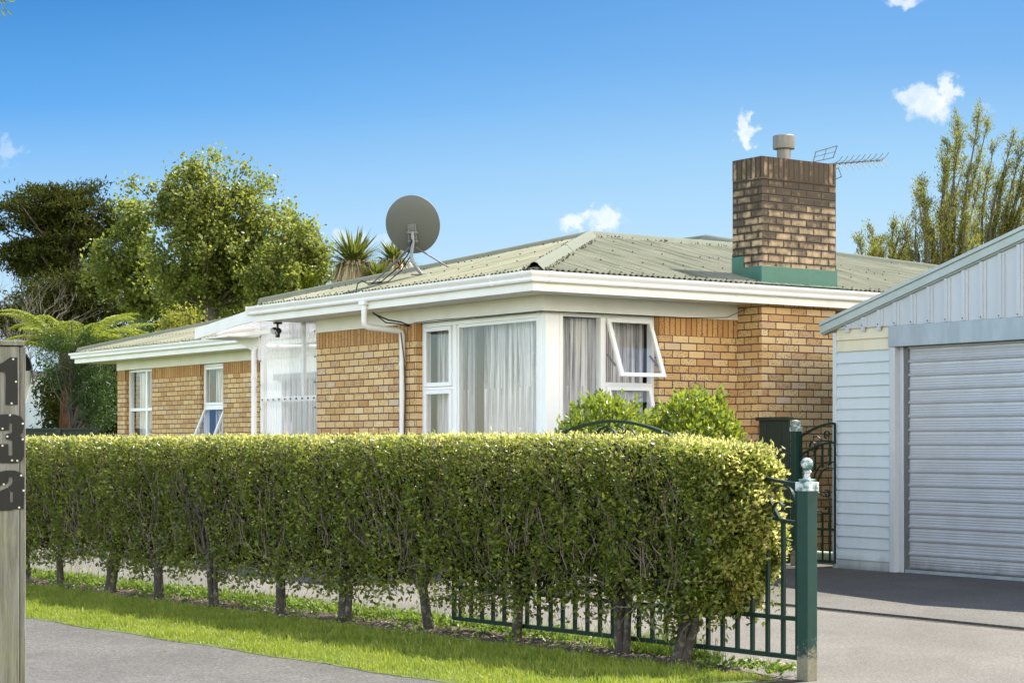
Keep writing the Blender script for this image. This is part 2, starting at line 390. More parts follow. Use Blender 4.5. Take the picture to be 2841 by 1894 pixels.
M = {}
M['white'] = paint('white_paint', (.80, .785, .74), .5, .3, (.62, .59, .50))
M['white2'] = paint('white_joinery', (.82, .82, .80), .35, .08, (.62, .62, .60))
M['gutter'] = paint('white_pvc', (.82, .80, .78), .36, .32, (.60, .57, .52), streak=True, scale=2)
M['brick'] = brick_mat('tan_brick'); M['soldier'] = brick_mat('tan_brick_on_end', soldier=True)
M['sooty'] = brick_mat('sooty_brick', soot=True); M['sootysold'] = brick_mat('sooty_brick_on_end', soldier=True, soot=True)
M['flash'] = paint('green_flashing', (.035, .125, .08), .36, .35, (.08, .21, .15), scale=4)
M['green'] = paint('green_gate_paint', (.010, .026, .018), .55, .35, (.035, .05, .035), spec=.15, scale=6)
M['dgreen'] = paint('dark_green_boards', (.010, .022, .014), .6, .3, (.018, .035, .024), scale=8)
M['galv'] = paint('galvanised_steel', (.22, .225, .225), .5, .5, (.13, .135, .14), metal=.3, scale=10, streak=True)
M['steel'] = paint('grey_steel', (.12, .125, .125), .55, .3, (.07, .07, .07), metal=.2, scale=12)
M['black'] = paint('black_plastic', (.012, .012, .013), .4, .2, (.03, .03, .03))
M['lamp'] = paint('lamp_glass', (.55, .55, .5), .2, .1)
M['dish'] = paint('dish_grey', (.100, .105, .094), .5, .35, (.10, .105, .09), scale=3)
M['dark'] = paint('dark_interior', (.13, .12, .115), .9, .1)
M['garwhite'] = paint('pale_blue_boards', (.50, .57, .605), .5, .4, (.37, .46, .44), scale=2.5, streak=True, base=1)
M['garcream'] = paint('cream_boards', (.62, .575, .42), .5, .4, (.42, .39, .24), scale=4, streak=True)
M['gargrey'] = paint('faded_steel_cladding', (.46, .49, .515), .45, .4, (.34, .37, .40), scale=1.6, streak=True)
M['barge'] = paint('grey_green_barge', (.38, .44, .43), .5, .4, (.25, .30, .27), scale=3)
M['header'] = paint('zinc_header', (.27, .32, .355), .45, .75, (.42, .48, .52), metal=.3, scale=6, streak=True)
M['door'] = paint('zinc_roller_door', (.44, .46, .48), .4, .4, (.32, .335, .34), metal=.3, scale=3, base=1)
M['numplate'] = paint('black_number_plates', (.010, .010, .010), .5, .4, (.03, .03, .029), scale=22, spec=.25)
M['soil'] = paint('garden_soil', (.045, .030, .018), .95, .5, (.10, .07, .04), scale=9)
M['bluewall'] = paint('blue_grey_cladding', (.55, .64, .70), .6, .3, (.45, .52, .56), streak=True)
def weathered_post():
    t = NT('weathered_timber'); v = t.coord(); g = t.noise(t.mapv(v, (30, 30, 2.0)), 3, 6, .7, .6); b = t.noise(v, 5, 5); f = t.noise(t.mapv(v, (120, 120, 6)), 3, 3)
    c = t.ramp(g, [(.25, (.07, .064, .054)), (.5, (.165, .158, .142)), (.75, (.29, .28, .26))])
    c = t.mix(t.mr(b, .45, .7, 0, .7), c, (.20, .20, .08)); c = t.mix(t.mr(b, .64, .74, 0, .8), c, (.32, .26, .04))
    c = t.mix(t.mr(f, .62, .72, 0, .6), c, (.06, .05, .04))
    return t.end(t.bsdf(c, .85, 0, t.bump(t.math('ADD', g, f), .6, .004)))
M['post'] = weathered_post()
def gatepost():
    t = NT('gate_post_paint'); v = t.coord(); sp = t.n('ShaderNodeSeparateXYZ'); t.L.new(v, sp.inputs[0])
    n1 = t.noise(v, 9, 6, .7); n2 = t.noise(v, 55, 4, .7)
    k = t.math('ADD', t.math('ADD', t.mr(sp.outputs[2], 0, .48, .34, -.12), t.math('MULTIPLY', n1, .5)), t.math('MULTIPLY', n2, .22))
    f = t.mr(k, .50, .56); c = t.mix(t.mr(n1, .3, .7, 0, .5), (.012, .040, .030), (.017, .055, .042)); c = t.mix(f, c, t.mix(n2, (.09, .085, .055), (.30, .28, .20)))
    return t.end(t.bsdf(c, t.mr(f, 0, 1, .5, .9), 0, t.bump(f, -.3, .003), .2))
M['gatepost'] = gatepost()
def finial_mat():
    t = NT('worn_cap_paint'); v = t.coord(); n1 = t.noise(v, 26, 5, .7); c = t.mix(t.mr(n1, .42, .56), (.05, .15, .115), (.52, .53, .56))
    return t.end(t.bsdf(c, .5, 0, t.bump(n1, .2, .002)))
M['finial'] = finial_mat()
def roof_mat(name, ax):
    t = NT(name); v = t.coord(); n1 = t.noise(v, .9, 5, .6); n2 = t.noise(v, 9, 6, .7); n3 = t.noise(v, 45, 3); sp = t.n('ShaderNodeSeparateXYZ'); t.L.new(v, sp.inputs[0]); A = sp.outputs[ax]
    wv = t.math('SINE', t.math('MULTIPLY', A, 2 * math.pi / .076))      # darker in the valleys of the sheets
    idn = t.n('ShaderNodeTexWhiteNoise', noise_dimensions='1D'); t.L.new(t.math('FLOOR', t.math('ADD', t.math('DIVIDE', A, .076), .25)), idn.inputs['W'])
    st_ = t.noise(t.mapv(v, ((4.5, .22, .22) if ax == 0 else (.22, 4.5, .22))), 3, 3, .6)
    c = t.mix(t.mr(n1, .35, .68), (.172, .176, .122), (.235, .230, .168)); c = t.mix(t.math('MULTIPLY', t.mr(wv, -.2, -.9), t.math('ADD', .25, t.math('MULTIPLY', idn.outputs[0], .75))), c, (.055, .065, .040))
    c = t.mix(t.mr(st_, .50, .62, 0, .75), c, (.085, .10, .062)); c = t.mix(t.mr(n2, .62, .66, 0, .7), c, (.12, .085, .055)); c = t.mix(t.mr(n2, .30, .34, .75, 0), c, (.40, .39, .33))
    return t.end(t.bsdf(c, .8, 0, t.bump(n3, .08, .003), .1))
M['roof'] = roof_mat('pale_green_roofing', 1); M['roofside'] = roof_mat('pale_green_roofing_side', 0)
M['cap'] = paint('ridge_cap_paint', (.085, .10, .07), .85, .5, (.15, .15, .11), scale=6)
M['screw'] = paint('rusty_screw', (.035, .03, .025), .9, .2, spec=.05)
def concrete(name, a, b, sc=1.0):
    t = NT(name); v = t.coord(); n1 = t.noise(v, .55 * sc, 5, .6); n2 = t.noise(v, 46, 4, .85); n3 = t.noise(v, 6, 5, .65); vo = t.n('ShaderNodeTexVoronoi'); t.L.new(v, vo.inputs['Vector']); vo.inputs['Scale'].default_value = 95
    n4 = t.noise(t.mapv(v, (1, .35, 1), rot=(0, 0, .7)), 1.7, 6, .7, .8)
    c = t.mix(t.mr(n1, .38, .62), a, b); c = t.mix(t.mr(n3, .45, .72, 0, .4), c, tuple(q * .62 for q in a)); c = t.mix(t.mr(n4, .52, .72, 0, .5), c, tuple(q * .55 for q in a)); c = t.mix(t.mr(n2, .36, .64, 0, .95), c, tuple(q * .30 for q in a))
    c = t.mix(t.mr(vo.outputs['Distance'], .1, .35, .35, 0), c, tuple(min(1, q * 1.7) for q in b))
    return t.end(t.bsdf(c, .9, 0, t.bump(n2, .35, .006), .25))
M['drive'] = concrete('driveway_concrete', (.165, .152, .133), (.225, .208, .184))
M['apron'] = concrete('apron_concrete', (.12, .112, .10), (.175, .165, .148))
M['path'] = concrete('footpath_asphalt', (.110, .104, .094), (.150, .142, .130), 1.6)
M['joint'] = paint('dark_joint', (.05, .045, .035), .95, .5, (.12, .10, .05), scale=12)
M['turf'] = paint('turf_base', (.085, .12, .022), .95, .4, (.12, .10, .04), scale=5)
M['field'] = paint('ground_earth', (.10, .13, .04), .95, .5, (.14, .13, .06), scale=.5)
def bark(name, a, b, lich=None, sc=1.):
    t = NT(name); v = t.coord(); n1 = t.noise(t.mapv(v, (1, 1, .35)), 26 * sc, 5, .7); n2 = t.noise(v, 22 * sc, 5, .7)
    c = t.mix(t.mr(n1, .3, .7), a, b)
    if lich: c = t.mix(t.mr(n2, .54, .62, 0, .8), c, lich)
    return t.end(t.bsdf(c, .9, 0, t.bump(n1, .8, .01)))
M['bark'] = bark('lichened_bark', (.026, .020, .015), (.070, .058, .045), (.15, .155, .125))
M['twig'] = bark('grey_twigs', (.11, .085, .065), (.22, .185, .15))
M['treebark'] = bark('dark_tree_bark', (.055, .045, .035), (.12, .10, .08), None, .3)
M['palebark'] = bark('pale_bare_bark', (.12, .105, .075), (.20, .18, .135), None, .3)
M['fernbark'] = bark('brown_fibre', (.10, .045, .022), (.24, .11, .055), None, .5)
M['hedge'] = leafm('hedge_leaf', [(.022, .034, .004), (.055, .080, .008), (.11, .145, .016), (.34, .38, .065), (.045, .066, .008), (.16, .20, .026), (.07, .05, .02)], (.56, .62, .09), .33, 3.5, .38, .45)
M['hedgeshade'] = leafm('hedge_shaded_inner_leaf', [(.008, .012, .002), (.020, .026, .004)], (.10, .13, .02), .12, 3.5, .7, .1)  # shade inside the hedge painted in as near-black leaf colour
M['littipleaf'] = leafm('hedge_sunlit_tip_leaf', [(.20, .23, .03), (.34, .36, .07), (.48, .44, .14), (.16, .11, .05)], (.85, .80, .30), .52, 2.2, .5, .3)  # sunlight on hedge top and end painted into the pale tip colours
M['shrub'] = leafm('glossy_shrub_leaf', [(.03, .06, .005), (.10, .16, .012), (.28, .34, .04), (.16, .24, .02)], (.54, .62, .06), .36, 5, .28, .6)
M['grass'] = leafm('grass_blade', [(.10, .16, .010), (.17, .23, .015), (.27, .31, .035), (.38, .37, .12)], (.46, .54, .05), .40, 3)
M['weed'] = leafm('weed_leaf', [(.06, .11, .012), (.11, .18, .02), (.16, .24, .035)], (.36, .48, .06), .4, 3)
M['broad'] = leafm('broad_tree_leaf', [(.035, .05, .006), (.085, .115, .014), (.15, .185, .028), (.28, .28, .065)], (.46, .50, .08), .42, .35)
M['pine'] = leafm('dark_conifer_leaf', [(.014, .020, .003), (.034, .042, .006), (.075, .080, .012)], (.14, .16, .015), .15, .5, .7, .08)
M['juniper'] = leafm('green_conifer_leaf', [(.018, .045, .006), (.035, .075, .010), (.06, .11, .015)], (.14, .24, .03), .25, 1)
M['willow'] = leafm('olive_feathery_leaf', [(.09, .10, .016), (.16, .165, .028), (.26, .25, .05)], (.42, .42, .08), .38, .6)
M['sword'] = leafm('sword_leaf', [(.04, .06, .010), (.08, .105, .018), (.15, .16, .035)], (.32, .34, .05), .25, 1)
M['straw'] = leafm('dead_leaf_skirt', [(.42, .34, .20), (.55, .46, .30), (.66, .58, .42)], (.60, .50, .32), .3, 2)
M['frond'] = leafm('fern_frond', [(.10, .14, .012), (.18, .22, .02), (.26, .28, .035)], (.46, .50, .05), .38, 1)
M['yellow'] = leafm('yellow_green_leaf', [(.14, .17, .02), (.26, .24, .03), (.10, .15, .02)], (.50, .48, .06), .38, 1)

M['drygrey'] = leafm('dry_brown_leaf', [(.12, .085, .05), (.22, .16, .10), (.16, .13, .05)], (.3, .22, .1), .2, 2)
def curtain_mat():
    t = NT('sheer_curtain'); uv = t.coord('UV'); n1 = t.noise(t.mapv(uv, (9, .35, 1)), 1.6, 4, .6); n2 = t.noise(t.mapv(uv, (40, .5, 1)), 1.0, 2)
    d = t.n('ShaderNodeBsdfDiffuse'); t.set(d, 'Color', (.93, .90, .91)); tr = t.n('ShaderNodeBsdfTransparent'); tl = t.n('ShaderNodeBsdfTranslucent'); t.set(tl, 'Color', (.9, .9, .9))
    s = t.mixs(.25, d.outputs[0], tl.outputs[0])
    f = t.math('ADD', t.mr(n1, .38, .60, .28, .98), t.mr(n2, .3, .7, -.08, .08), clamp=True)
    return t.end(t.mixs(f, tr.outputs[0], s))
M['curtain'] = curtain_mat()
def glass_mat():
    t = NT('window_glass'); lw = t.n('ShaderNodeLayerWeight'); lw.inputs[0].default_value = .5
    g = t.n('ShaderNodeBsdfGlossy'); g.inputs['Roughness'].default_value = .01; t.set(g, 'Color', (.9, .93, .95)); tr = t.n('ShaderNodeBsdfTransparent'); t.set(tr, 'Color', (.965, .97, .97))
    v = t.coord(); nn = t.bump(t.noise(v, 1.3, 2), .04, .05); t.L.new(nn, g.inputs['Normal'])
    f = t.math('ADD', .03, t.math('MULTIPLY', t.math('POWER', lw.outputs['Facing'], 5.0), .32), clamp=True)
    return t.end(t.mixs(f, tr.outputs[0], g.outputs[0]))
M['glass'] = glass_mat()
def poly_mat():
    t = NT('clear_corrugated_plastic'); g = t.n('ShaderNodeBsdfGlossy'); g.inputs['Roughness'].default_value = .12; tr = t.n('ShaderNodeBsdfTransparent'); t.set(tr, 'Color', (.93, .93, .94))
    d = t.n('ShaderNodeBsdfDiffuse'); t.set(d, 'Color', (.80, .80, .81)); tl = t.n('ShaderNodeBsdfTranslucent'); t.set(tl, 'Color', (.80, .80, .82))
    a = t.mixs(.5, d.outputs[0], tl.outputs[0]); b = t.mixs(.38, tr.outputs[0], a); lw = t.n('ShaderNodeLayerWeight'); lw.inputs[0].default_value = .5
    return t.end(t.mixs(t.math('ADD', .05, t.math('MULTIPLY', t.math('POWER', lw.outputs['Facing'], 5.0), .8), clamp=True), b, g.outputs[0]))
M['poly'] = poly_mat()

# ================================================================== THE GROUND
S0 = Vector((1.03, 11.69, 0)); DS = Vector((.648, -.7615, 0)).normalized(); NS = Vector((-.7615, -.648, 0)).normalized()
def st(e, n, z=0): return S0 + DS * e + NS * n + Vector((0, 0, z))
def sheet(name, pts, mat, kind='structure', th=0.0):
    m = MB(); n = len(pts)
    if th: m.prism([(p.x, p.y, p.z) for p in pts], lambda x, y, z: (x, y, z), lambda x, y, z: (x, y, z - th))
    else: m.add(pts, [tuple(range(n))])
    return tag(m.build(name, mat), kind=kind)
g = MB(); g.add([(-900, -900, -.012), (900, -900, -.012), (900, 900, -.012), (-900, 900, -.012)], [(0, 1, 2, 3)]); tag(g.build('ground', M['field']), kind='structure')
sheet('driveway', [st(-17, -.45), st(-1.6, -.45), st(0, -.17), st(.88, -.0), st(.93, .3), st(1.1, 6), st(9, 6), st(9, -4), st(9, -14), st(-17, -14)], M['drive'])
# raised apron slab in front of the garage with a dark open joint along its edge
HW = Vector((.35, 20.44, 0)); HA = R(35); ua = Vector((math.cos(HA), math.sin(HA), 0)); vb = Vector((-math.sin(HA), math.cos(HA), 0))
def hp(a, b, z=0): return HW + ua * a + vb * b + Vector((0, 0, z))
sheet('garage_apron', [hp(-.85, -4.05, .022), hp(-.85, -16, .022), hp(12, -16, .022), hp(12, -.5, .022), hp(2.3, -.5, .022), hp(-.6, -3.0, .022)], M['apron'], th=.02)
jm = MB(); 
for i in range(60):
    b0 = -4.05 - i * .2; w = .035 + .02 * rnd.random()
    jm.add([hp(-.852 - w, b0, .003), hp(-.852 - w - .01 * rnd.random(), b0 - .2, .003), hp(-.851, b0 - .2, .0035), hp(-.851, b0, .0035)], [(0, 1, 2, 3)])
tag(jm.build('slab_joint', M['joint']), kind='structure')
sheet('footpath', [st(-22, 1.58, .006), st(3.5, 1.58, .006), st(3.5, 5.2, .006), st(-22, 5.2, .006)], M['path'])
# verge turf: gentle, slightly crowned strip
m = MB(); ne, nn_ = 120, 8
for i in range(ne + 1):
    for j in range(nn_ + 1):
        e = -20 + 20.9 * i / ne; n = .02 + 1.58 * j / nn_; z = .008 + (.03 * math.sin(math.pi * j / nn_) + (.006 * math.sin(e * 3 + j) if j < nn_ else 0)) * min(1, (ne - i) / 4)
        if j == nn_: n += .02 * math.sin(e * 5.1) + .012 * math.sin(e * 17.3)
        m.v.append(tuple(st(e, n, z)))
m.f = [(i * (nn_ + 1) + j, (i + 1) * (nn_ + 1) + j, (i + 1) * (nn_ + 1) + j + 1, i * (nn_ + 1) + j + 1) for i in range(ne) for j in range(nn_)]
tag(m.build('turf', M['turf'], smooth=True), kind='structure')
m = MB(); ne, nn_ = 160, 8
for i in range(ne + 1):
    for j in range(nn_ + 1):
        e = -18 + 18.95 * i / ne; q = j / nn_; n0_ = -.52 + .30 * min(1, max(0, (e + 1.6) / 1.6)) + .17 * min(1, max(0, e / .9)); n = n0_ + (.26 - n0_) * q
        w = math.sin(math.pi * q) * min(1, (ne - i) / 6); z = .004 + .045 * w + (.012 * math.sin(e * 9 + j * 2) + .01 * math.sin(e * 23 + j)) * w
        if j in (0,): n += .05 * math.sin(e * 4.1) + .03 * math.sin(e * 11)
        m.v.append(tuple(st(e, n, z)))
m.f = [(i * (nn_ + 1) + j, (i + 1) * (nn_ + 1) + j, (i + 1) * (nn_ + 1) + j + 1, i * (nn_ + 1) + j + 1) for i in range(ne) for j in range(nn_)]
tag(m.build('garden_soil', M['soil'], smooth=True), kind='structure')
# grass
n = 135000
e = rng.uniform(-14, .9, n); q = rng.uniform(0, 1, n); nn = .13 + 1.47 * q + .03 * np.sin(e * 5) ; z = .012 + .03 * np.sin(np.pi * np.clip(nn / 1.58, 0, 1))
P = np.array(S0)[None] + np.outer(e, DS) + np.outer(nn, NS); P[:, 2] = z
tuft = np.clip(.75 + .45 * nz(e * 3.1, nn * 4.2, 1) + .2 * nz(e * 9, nn * 11, 4), .3, 1.5)
Hh = rng.gamma(6, .0052, n) * tuft + .008
lean = rng.normal(0, .013, (n, 3)); lean[:, 2] = -np.abs(lean[:, 2]) * .3; lean[:, 0] -= .004
grass = blades('grass', P, Hh, lean, rng.uniform(.003, .0062, n), M['grass']); tag(grass, 'mown green grass strip between hedge and footpath', 'grass', kind='stuff')

# weeds in the bed
Ps = []; Ds = []; Sz = []
for i in range(1500):
    ee = rnd.uniform(-12, .85); k = rnd.gauss(-.36 + .2 * max(0, min(1, (ee + 1.6) / 1.6)) + .12 * max(0, ee), .06) if rnd.random() < .8 else rnd.uniform(-.5, .15)
    if nz(ee * 2.1, 0, 3) < -.25 and rnd.random() < .7: continue
    if ee > -1.4 and rnd.random() < .72: continue
    c = st(ee, k, .03); r = rnd.uniform(.03, .11 if ee < -1.4 else .06)
    for _ in range(rnd.randint(8, 20)):
        a = rnd.uniform(0, 6.28); u = rnd.random() ** .5
        Ps.append((c.x + math.cos(a) * r * u, c.y + math.sin(a) * r * u, .03 + rnd.random() * r * .8)); Ds.append((math.cos(a), math.sin(a), rnd.uniform(.1, 1.2))); Sz.append(rnd.uniform(.02, .05))
wd = leaf_mesh('weeds', np.array(Ps), np.array(Ds), np.array(Sz), M['weed'], asp=.5); tag(wd, 'low bright green weeds in the garden bed under the hedge', 'weeds', kind='stuff')
n = 6500; e = rng.uniform(-12, -1.2, n); e = np.where(rng.random(n) < .16, rng.normal(-.25, .22, n), e); e = np.where(rng.random(n) < .2, rng.normal(-.6, .3, n), e)
nn = rng.normal(-.36, .06, n) + .17 * np.clip((e + 1.6) / 1.6, 0, 1.2); P = np.array(S0)[None] + np.outer(e, DS) + np.outer(nn, NS); P[:, 2] = .03
blg = blades('tall_grass', P, rng.gamma(5, .019, n), rng.normal(0, .04, (n, 3)) * [1, 1, .1], rng.uniform(.003, .006, n), M['weed']); tag(blg, 'thin seedy long grass growing at the back edge of the bed', 'long grass', kind='stuff')
# leaf litter
n = 1500; e = rng.uniform(-12, .7, n); nn = rng.uniform(-.5, .3, n); P = np.array(S0)[None] + np.outer(e, DS) + np.outer(nn, NS); P[:, 2] = .055
D = rng.normal(size=(n, 3)); D[:, 2] *= .15
lit = leaf_mesh('leaf_litter', P, D, rng.uniform(.015, .03, n), M['straw'], asp=.5, Nn=np.tile([0, 0, 1.], (n, 1)) + rng.normal(0, .3, (n, 3))); tag(lit, 'dry fallen leaves scattered on the soil of the bed', 'leaf litter', kind='stuff')

n = 170; e = rng.uniform(-13, 3.2, n); nn = np.where(rng.random(n) < .55, rng.normal(1.66, .22, n), rng.uniform(.1, 3.4, n)); P = np.array(S0)[None] + np.outer(e, DS) + np.outer(nn, NS); P[:, 2] = np.where(nn < 1.58, .062, .012)
D = rng.normal(size=(n, 3)); D[:, 2] *= .12
fl = leaf_mesh('fallen_leaves', P, D, rng.uniform(.012, .028, n), M['drygrey'], asp=.55, Nn=np.tile([0, 0, 1.], (n, 1)) + rng.normal(0, .25, (n, 3))); tag(fl, 'few dry leaves lying on the grass edge and footpath', 'fallen leaves', kind='stuff')
# ================================================================== THE HOUSE
house = empty('brick_house', HW, HA, 'single storey tan brick house with pale green corrugated hip roof and white eaves', 'house')
TB = .11
def wall(name, a0, a1, b0, b1, z0=0, z1=2.83, mat=None): return MB().box(a0, a1, b0, b1, z0, z1).build(name, mat or M['brick'], house)
# brick walls (brick skins 110 mm thick; windows sit on their inner plane)
SB = 2.62
for (nm, a0, a1, b0, b1) in [('front_wall', 0, TB, 2.60, 5.04), ('side_wall', 1.60, 2.78, 0, TB), ('wing_wall', 2.95, 3.06, 17.98, 18.36), ('wing_wall', 2.95, 3.06, 14.66, 16.74), ('wing_wall', 2.95, 3.06, 12.35, 13.72)]:
    m = MB().box(a0, a1, b0, b1, 0, SB); w = m.build('brick_wall', M['brick'], house)
    MB().box(a0 - .001, a1, b0, b1, SB, 2.835).build('soldier_course', M['soldier'], house) if nm != 'side_wall' else MB().box(a0, a1, b0 - .001, b1, SB, 2.835).build('soldier_course', M['soldier'], house)
MB().box(2.78, 3.96, -.42, .25, 0, 3.0).build('chimney_breast', M['brick'], house)
MB().box(3.96, 13.3, 0, TB, 0, 2.99).build('brick_wall', M['brick'], house)
# below-window brickwork
for (a0, a1, b0, b1) in [(0, TB, 0, 2.60), (TB, 1.60, 0, TB), (2.95, 3.06, 16.74, 17.98), (2.95, 3.06, 13.72, 14.66)]:
    MB().box(a0, a1, b0, b1, 0, 1.28).build('brick_wall', M['brick'], house)
MB().box(TB, 2.95, 4.93, 5.04, 0, 2.99).build('brick_wall', M['brick'], house)
MB().box(3.06, 13.3, 18.25, 18.36, 0, 2.99).build('brick_wall', M['brick'], house)
MB().box(13.3, 13.4, 0, 18.36, 0, 2.99).build('rear_wall', M['brick'], house)
# entry recess: pale weatherboard wall with blinds behind the plastic screen
m = MB().box(2.98, 3.05, 5.04, 12.35, 0, 2.99)
m.build('entry_wall', M['white2'], house)
m = MB()
for k in range(9): m.box(2.93, 2.965, 9.9 + k * .19, 9.9 + k * .19 + .09, .9, 2.45)
m.box(2.90, 2.97, 9.75, 11.75, 2.45, 2.55)
m.build('entry_blind', M['galv'], house)
MB().box(2.94, 2.975, 11.05, 11.5, 1.55, 1.75).build('notice', paint('faded_pink', (.62, .40, .50), .6), house)
# inner lining to keep rooms dark
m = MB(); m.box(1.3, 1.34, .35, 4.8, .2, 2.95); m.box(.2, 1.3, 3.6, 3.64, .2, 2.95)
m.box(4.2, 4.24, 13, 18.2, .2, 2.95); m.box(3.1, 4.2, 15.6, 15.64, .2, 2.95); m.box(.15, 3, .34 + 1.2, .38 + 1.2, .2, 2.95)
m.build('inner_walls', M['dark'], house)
# frieze boards, soffit, fascia
fz = MB(); prof = [(-.03, 2.825), (.022, 2.825), (.022, 2.845), (.014, 2.85), (.014, 2.998), (-.03, 2.998)]
fz.sweep([(.0, 5.045), (0, 0), (2.775, 0)][::1], [(-o, z) for o, z in prof] if False else prof)
fz.sweep([(2.95, 18.365), (2.95, 6.9)], prof)
fz.build('frieze', M['white'], house)
sf = MB()
sf.add([(-.50, -.50, 3.0), (13.8, -.50, 3.0), (13.8, 19.23, 3.0), (2.45, 19.23, 3.0), (2.45, 5.74, 3.0), (-.50, 5.74, 3.0)], [(0, 1, 2, 3, 4, 5)])
sf.v += [(x, y, 3.02) for x, y, z in sf.v[:6]]; sf.f.append((11, 10, 9, 8, 7, 6))
for x in (2.05,): pass
sf.build('soffit', M['white'], house)
eave_path = [(-.5, 5.74), (-.5, -.5), (13.8, -.5), (13.8, 19.23), (2.45, 19.23), (2.45, 5.75)]
fp = [(0, 2.985), (.025, 2.985), (.025, 3.165), (0, 3.165)]
def path_open(path): return path
ff = MB(); ff.sweep([(-.5, 5.745), (-.5, -.5), (13.8, -.5)], fp); ff.build('fascia', M['white'], house)
ff = MB(); ff.sweep([(13.8, 19.23), (2.45, 19.23), (2.45, 5.85)], fp); ff.build('fascia', M['white'], house)
ff = MB(); ff.sweep([(13.8, -.47), (13.8, 19.2)], fp); ff.build('fascia', M['white'], house)
GP = [(.03, 3.075), (.075, 3.075), (.088, 3.086), (.092, 3.104), (.085, 3.118), (.090, 3.130), (.112, 3.150), (.118, 3.165), (.118, 3.185), (.108, 3.187), (.104, 3.16), (.07, 3.10), (.035, 3.10), (.034, 3.187), (.028, 3.187)]
gt = MB(); gt.sweep([(-.5, 5.84), (-.5, -.5), (13.8, -.5)], GP); g1 = gt
gt = MB(); gt.sweep([(13.8, 19.23), (2.45, 19.23), (2.45, 6.2)], GP); gt.build('gutter', M['gutter'], house, smooth=True)
gt = MB()      # end cap and joiners of the gutter
gt.box(-.62, -.52, 5.838, 5.846, 3.07, 3.19)
g2 = MB(); JP = [(.03, 3.071), (.078, 3.071), (.0925, 3.083), (.0965, 3.104), (.0895, 3.118), (.0945, 3.128), (.117, 3.148), (.1225, 3.165), (.1225, 3.19), (.1, 3.192), (.1, 3.17), (.033, 3.14)]
for (p0, p1) in [((-.5, 5.55), (-.5, 5.50)), ((-.5, 4.60), (-.5, 4.55)), ((-.5, 2.93), (-.5, 2.86)), ((-.5, .22), (-.5, .17)), ((-.5, -.40), (-.5, -.45)), ((-.36, -.5), (-.30, -.5)), ((2.28, -.5), (2.33, -.5)), ((6.2, -.5), (6.25, -.5)), ((2.45, 14.2), (2.45, 14.15)), ((2.45, 18.4), (2.45, 18.35))]:
    gt.sweep([p0, p1], JP)
build_multi('gutter', [(g1, M['gutter']), (gt, M['gutter'])], house, smooth=True)

# roof sheets
EE = .52; EZ = 3.212; SL = .264; PIT = .076; AMP = .012
HX = 13.9 - .08
AP = (8.05, 6.66, 4.70)
def planez(d): return EZ + SL * (d + EE)
def sheets(m, t0, t1, eave, top, swap, inv=1):
    """corrugated strips: t runs along the eave, eave(t)->(s,z), top(t)->(s,z)"""
    nsub = int((t1 - t0) / PIT * 6); pts = []
    for i in range(nsub + 1):
        t = t0 + (t1 - t0) * i / nsub; w = AMP * math.sin(2 * math.pi * t / PIT)
        (s0, z0), (s1, z1) = eave(t), top(t)
        pts.append(((s0, t, z0 + w) if swap else (t, s0, z0 + w), (s1, t, z1 + w) if swap else (t, s1, z1 + w)))
    b = len(m.v)
    for p, q in pts: m.v += [p, q]
    m.f += [(b + 2 * i, b + 2 * i + 1, b + 2 * i + 3, b + 2 * i + 2) for i in range(nsub)]
BT = 5.24 + .52   # far eave of the front block
mid = (BT - EE) / 2
A1 = (mid, mid, planez(mid)); a2 = 2.35 + .08 + (A1[2] - EZ) / SL; A2 = (a2, mid, A1[2])
FE = 2.43   # eave line of the main front slope (a)
def fz_(a): return EZ + SL * (a - FE)
rf = MB()
sheets(rf, -EE, BT, lambda t: (-EE, EZ), lambda t: ((t if t < mid else 2 * mid - t), planez(t if t < mid else 2 * mid - t)), True)
rf.build('roof', M['roof'], house, smooth=False)
def rtop(a):
    if a < mid: return (a, planez(a))
    if a < a2: return (mid, A1[2])
    if a < AP[0]:
        k = (a - a2) / (AP[0] - a2); return (mid + (AP[1] - mid) * k, A1[2] + (AP[2] - A1[2]) * k)
    k = (a - AP[0]) / (HX - AP[0]); return (AP[1] + (-EE - AP[1]) * k, AP[2] + (EZ - AP[2]) * k)
rmain = MB(); sheets(rmain, -EE, HX, lambda t: (-EE, EZ), rtop, False)
# far slope of the block, main front slope, hidden slopes
rf = MB(); sheets(rf, -EE, a2, lambda t: ((BT, EZ) if t < FE else (BT - (t - FE), fz_(t))), lambda t: ((2 * mid - t, planez(t)) if t < mid else (mid, A1[2])), False); rf.build('roof', M['roof'], house)
LB = 19.33 - .08
def ftop(b):
    if b < AP[1]:
        k = (b - mid) / (AP[1] - mid); return (a2 + (AP[0] - a2) * k, A1[2] + (AP[2] - A1[2]) * k)
    hb = LB - (AP[0] - FE)
    if b < hb: return (AP[0], AP[2])
    a = FE + (LB - b); return (a, fz_(a))
rf = MB(); sheets(rf, mid, LB, lambda t: ((FE + (BT - t), fz_(FE + (BT - t))) if t < BT else (FE, EZ)), ftop, True); rf.build('roof', M['roof'], house)
rf = MB(); hb = LB - (AP[0] - FE)
rf.add([(FE, LB, EZ), (HX, LB, EZ), (AP[0], hb, AP[2])], [(0, 1, 2)]); rf.add([(HX, LB, EZ), (HX, -EE, EZ), AP, (AP[0], hb, AP[2])], [(0, 1, 2, 3)]); rf.build('roof', M['roof'], house)
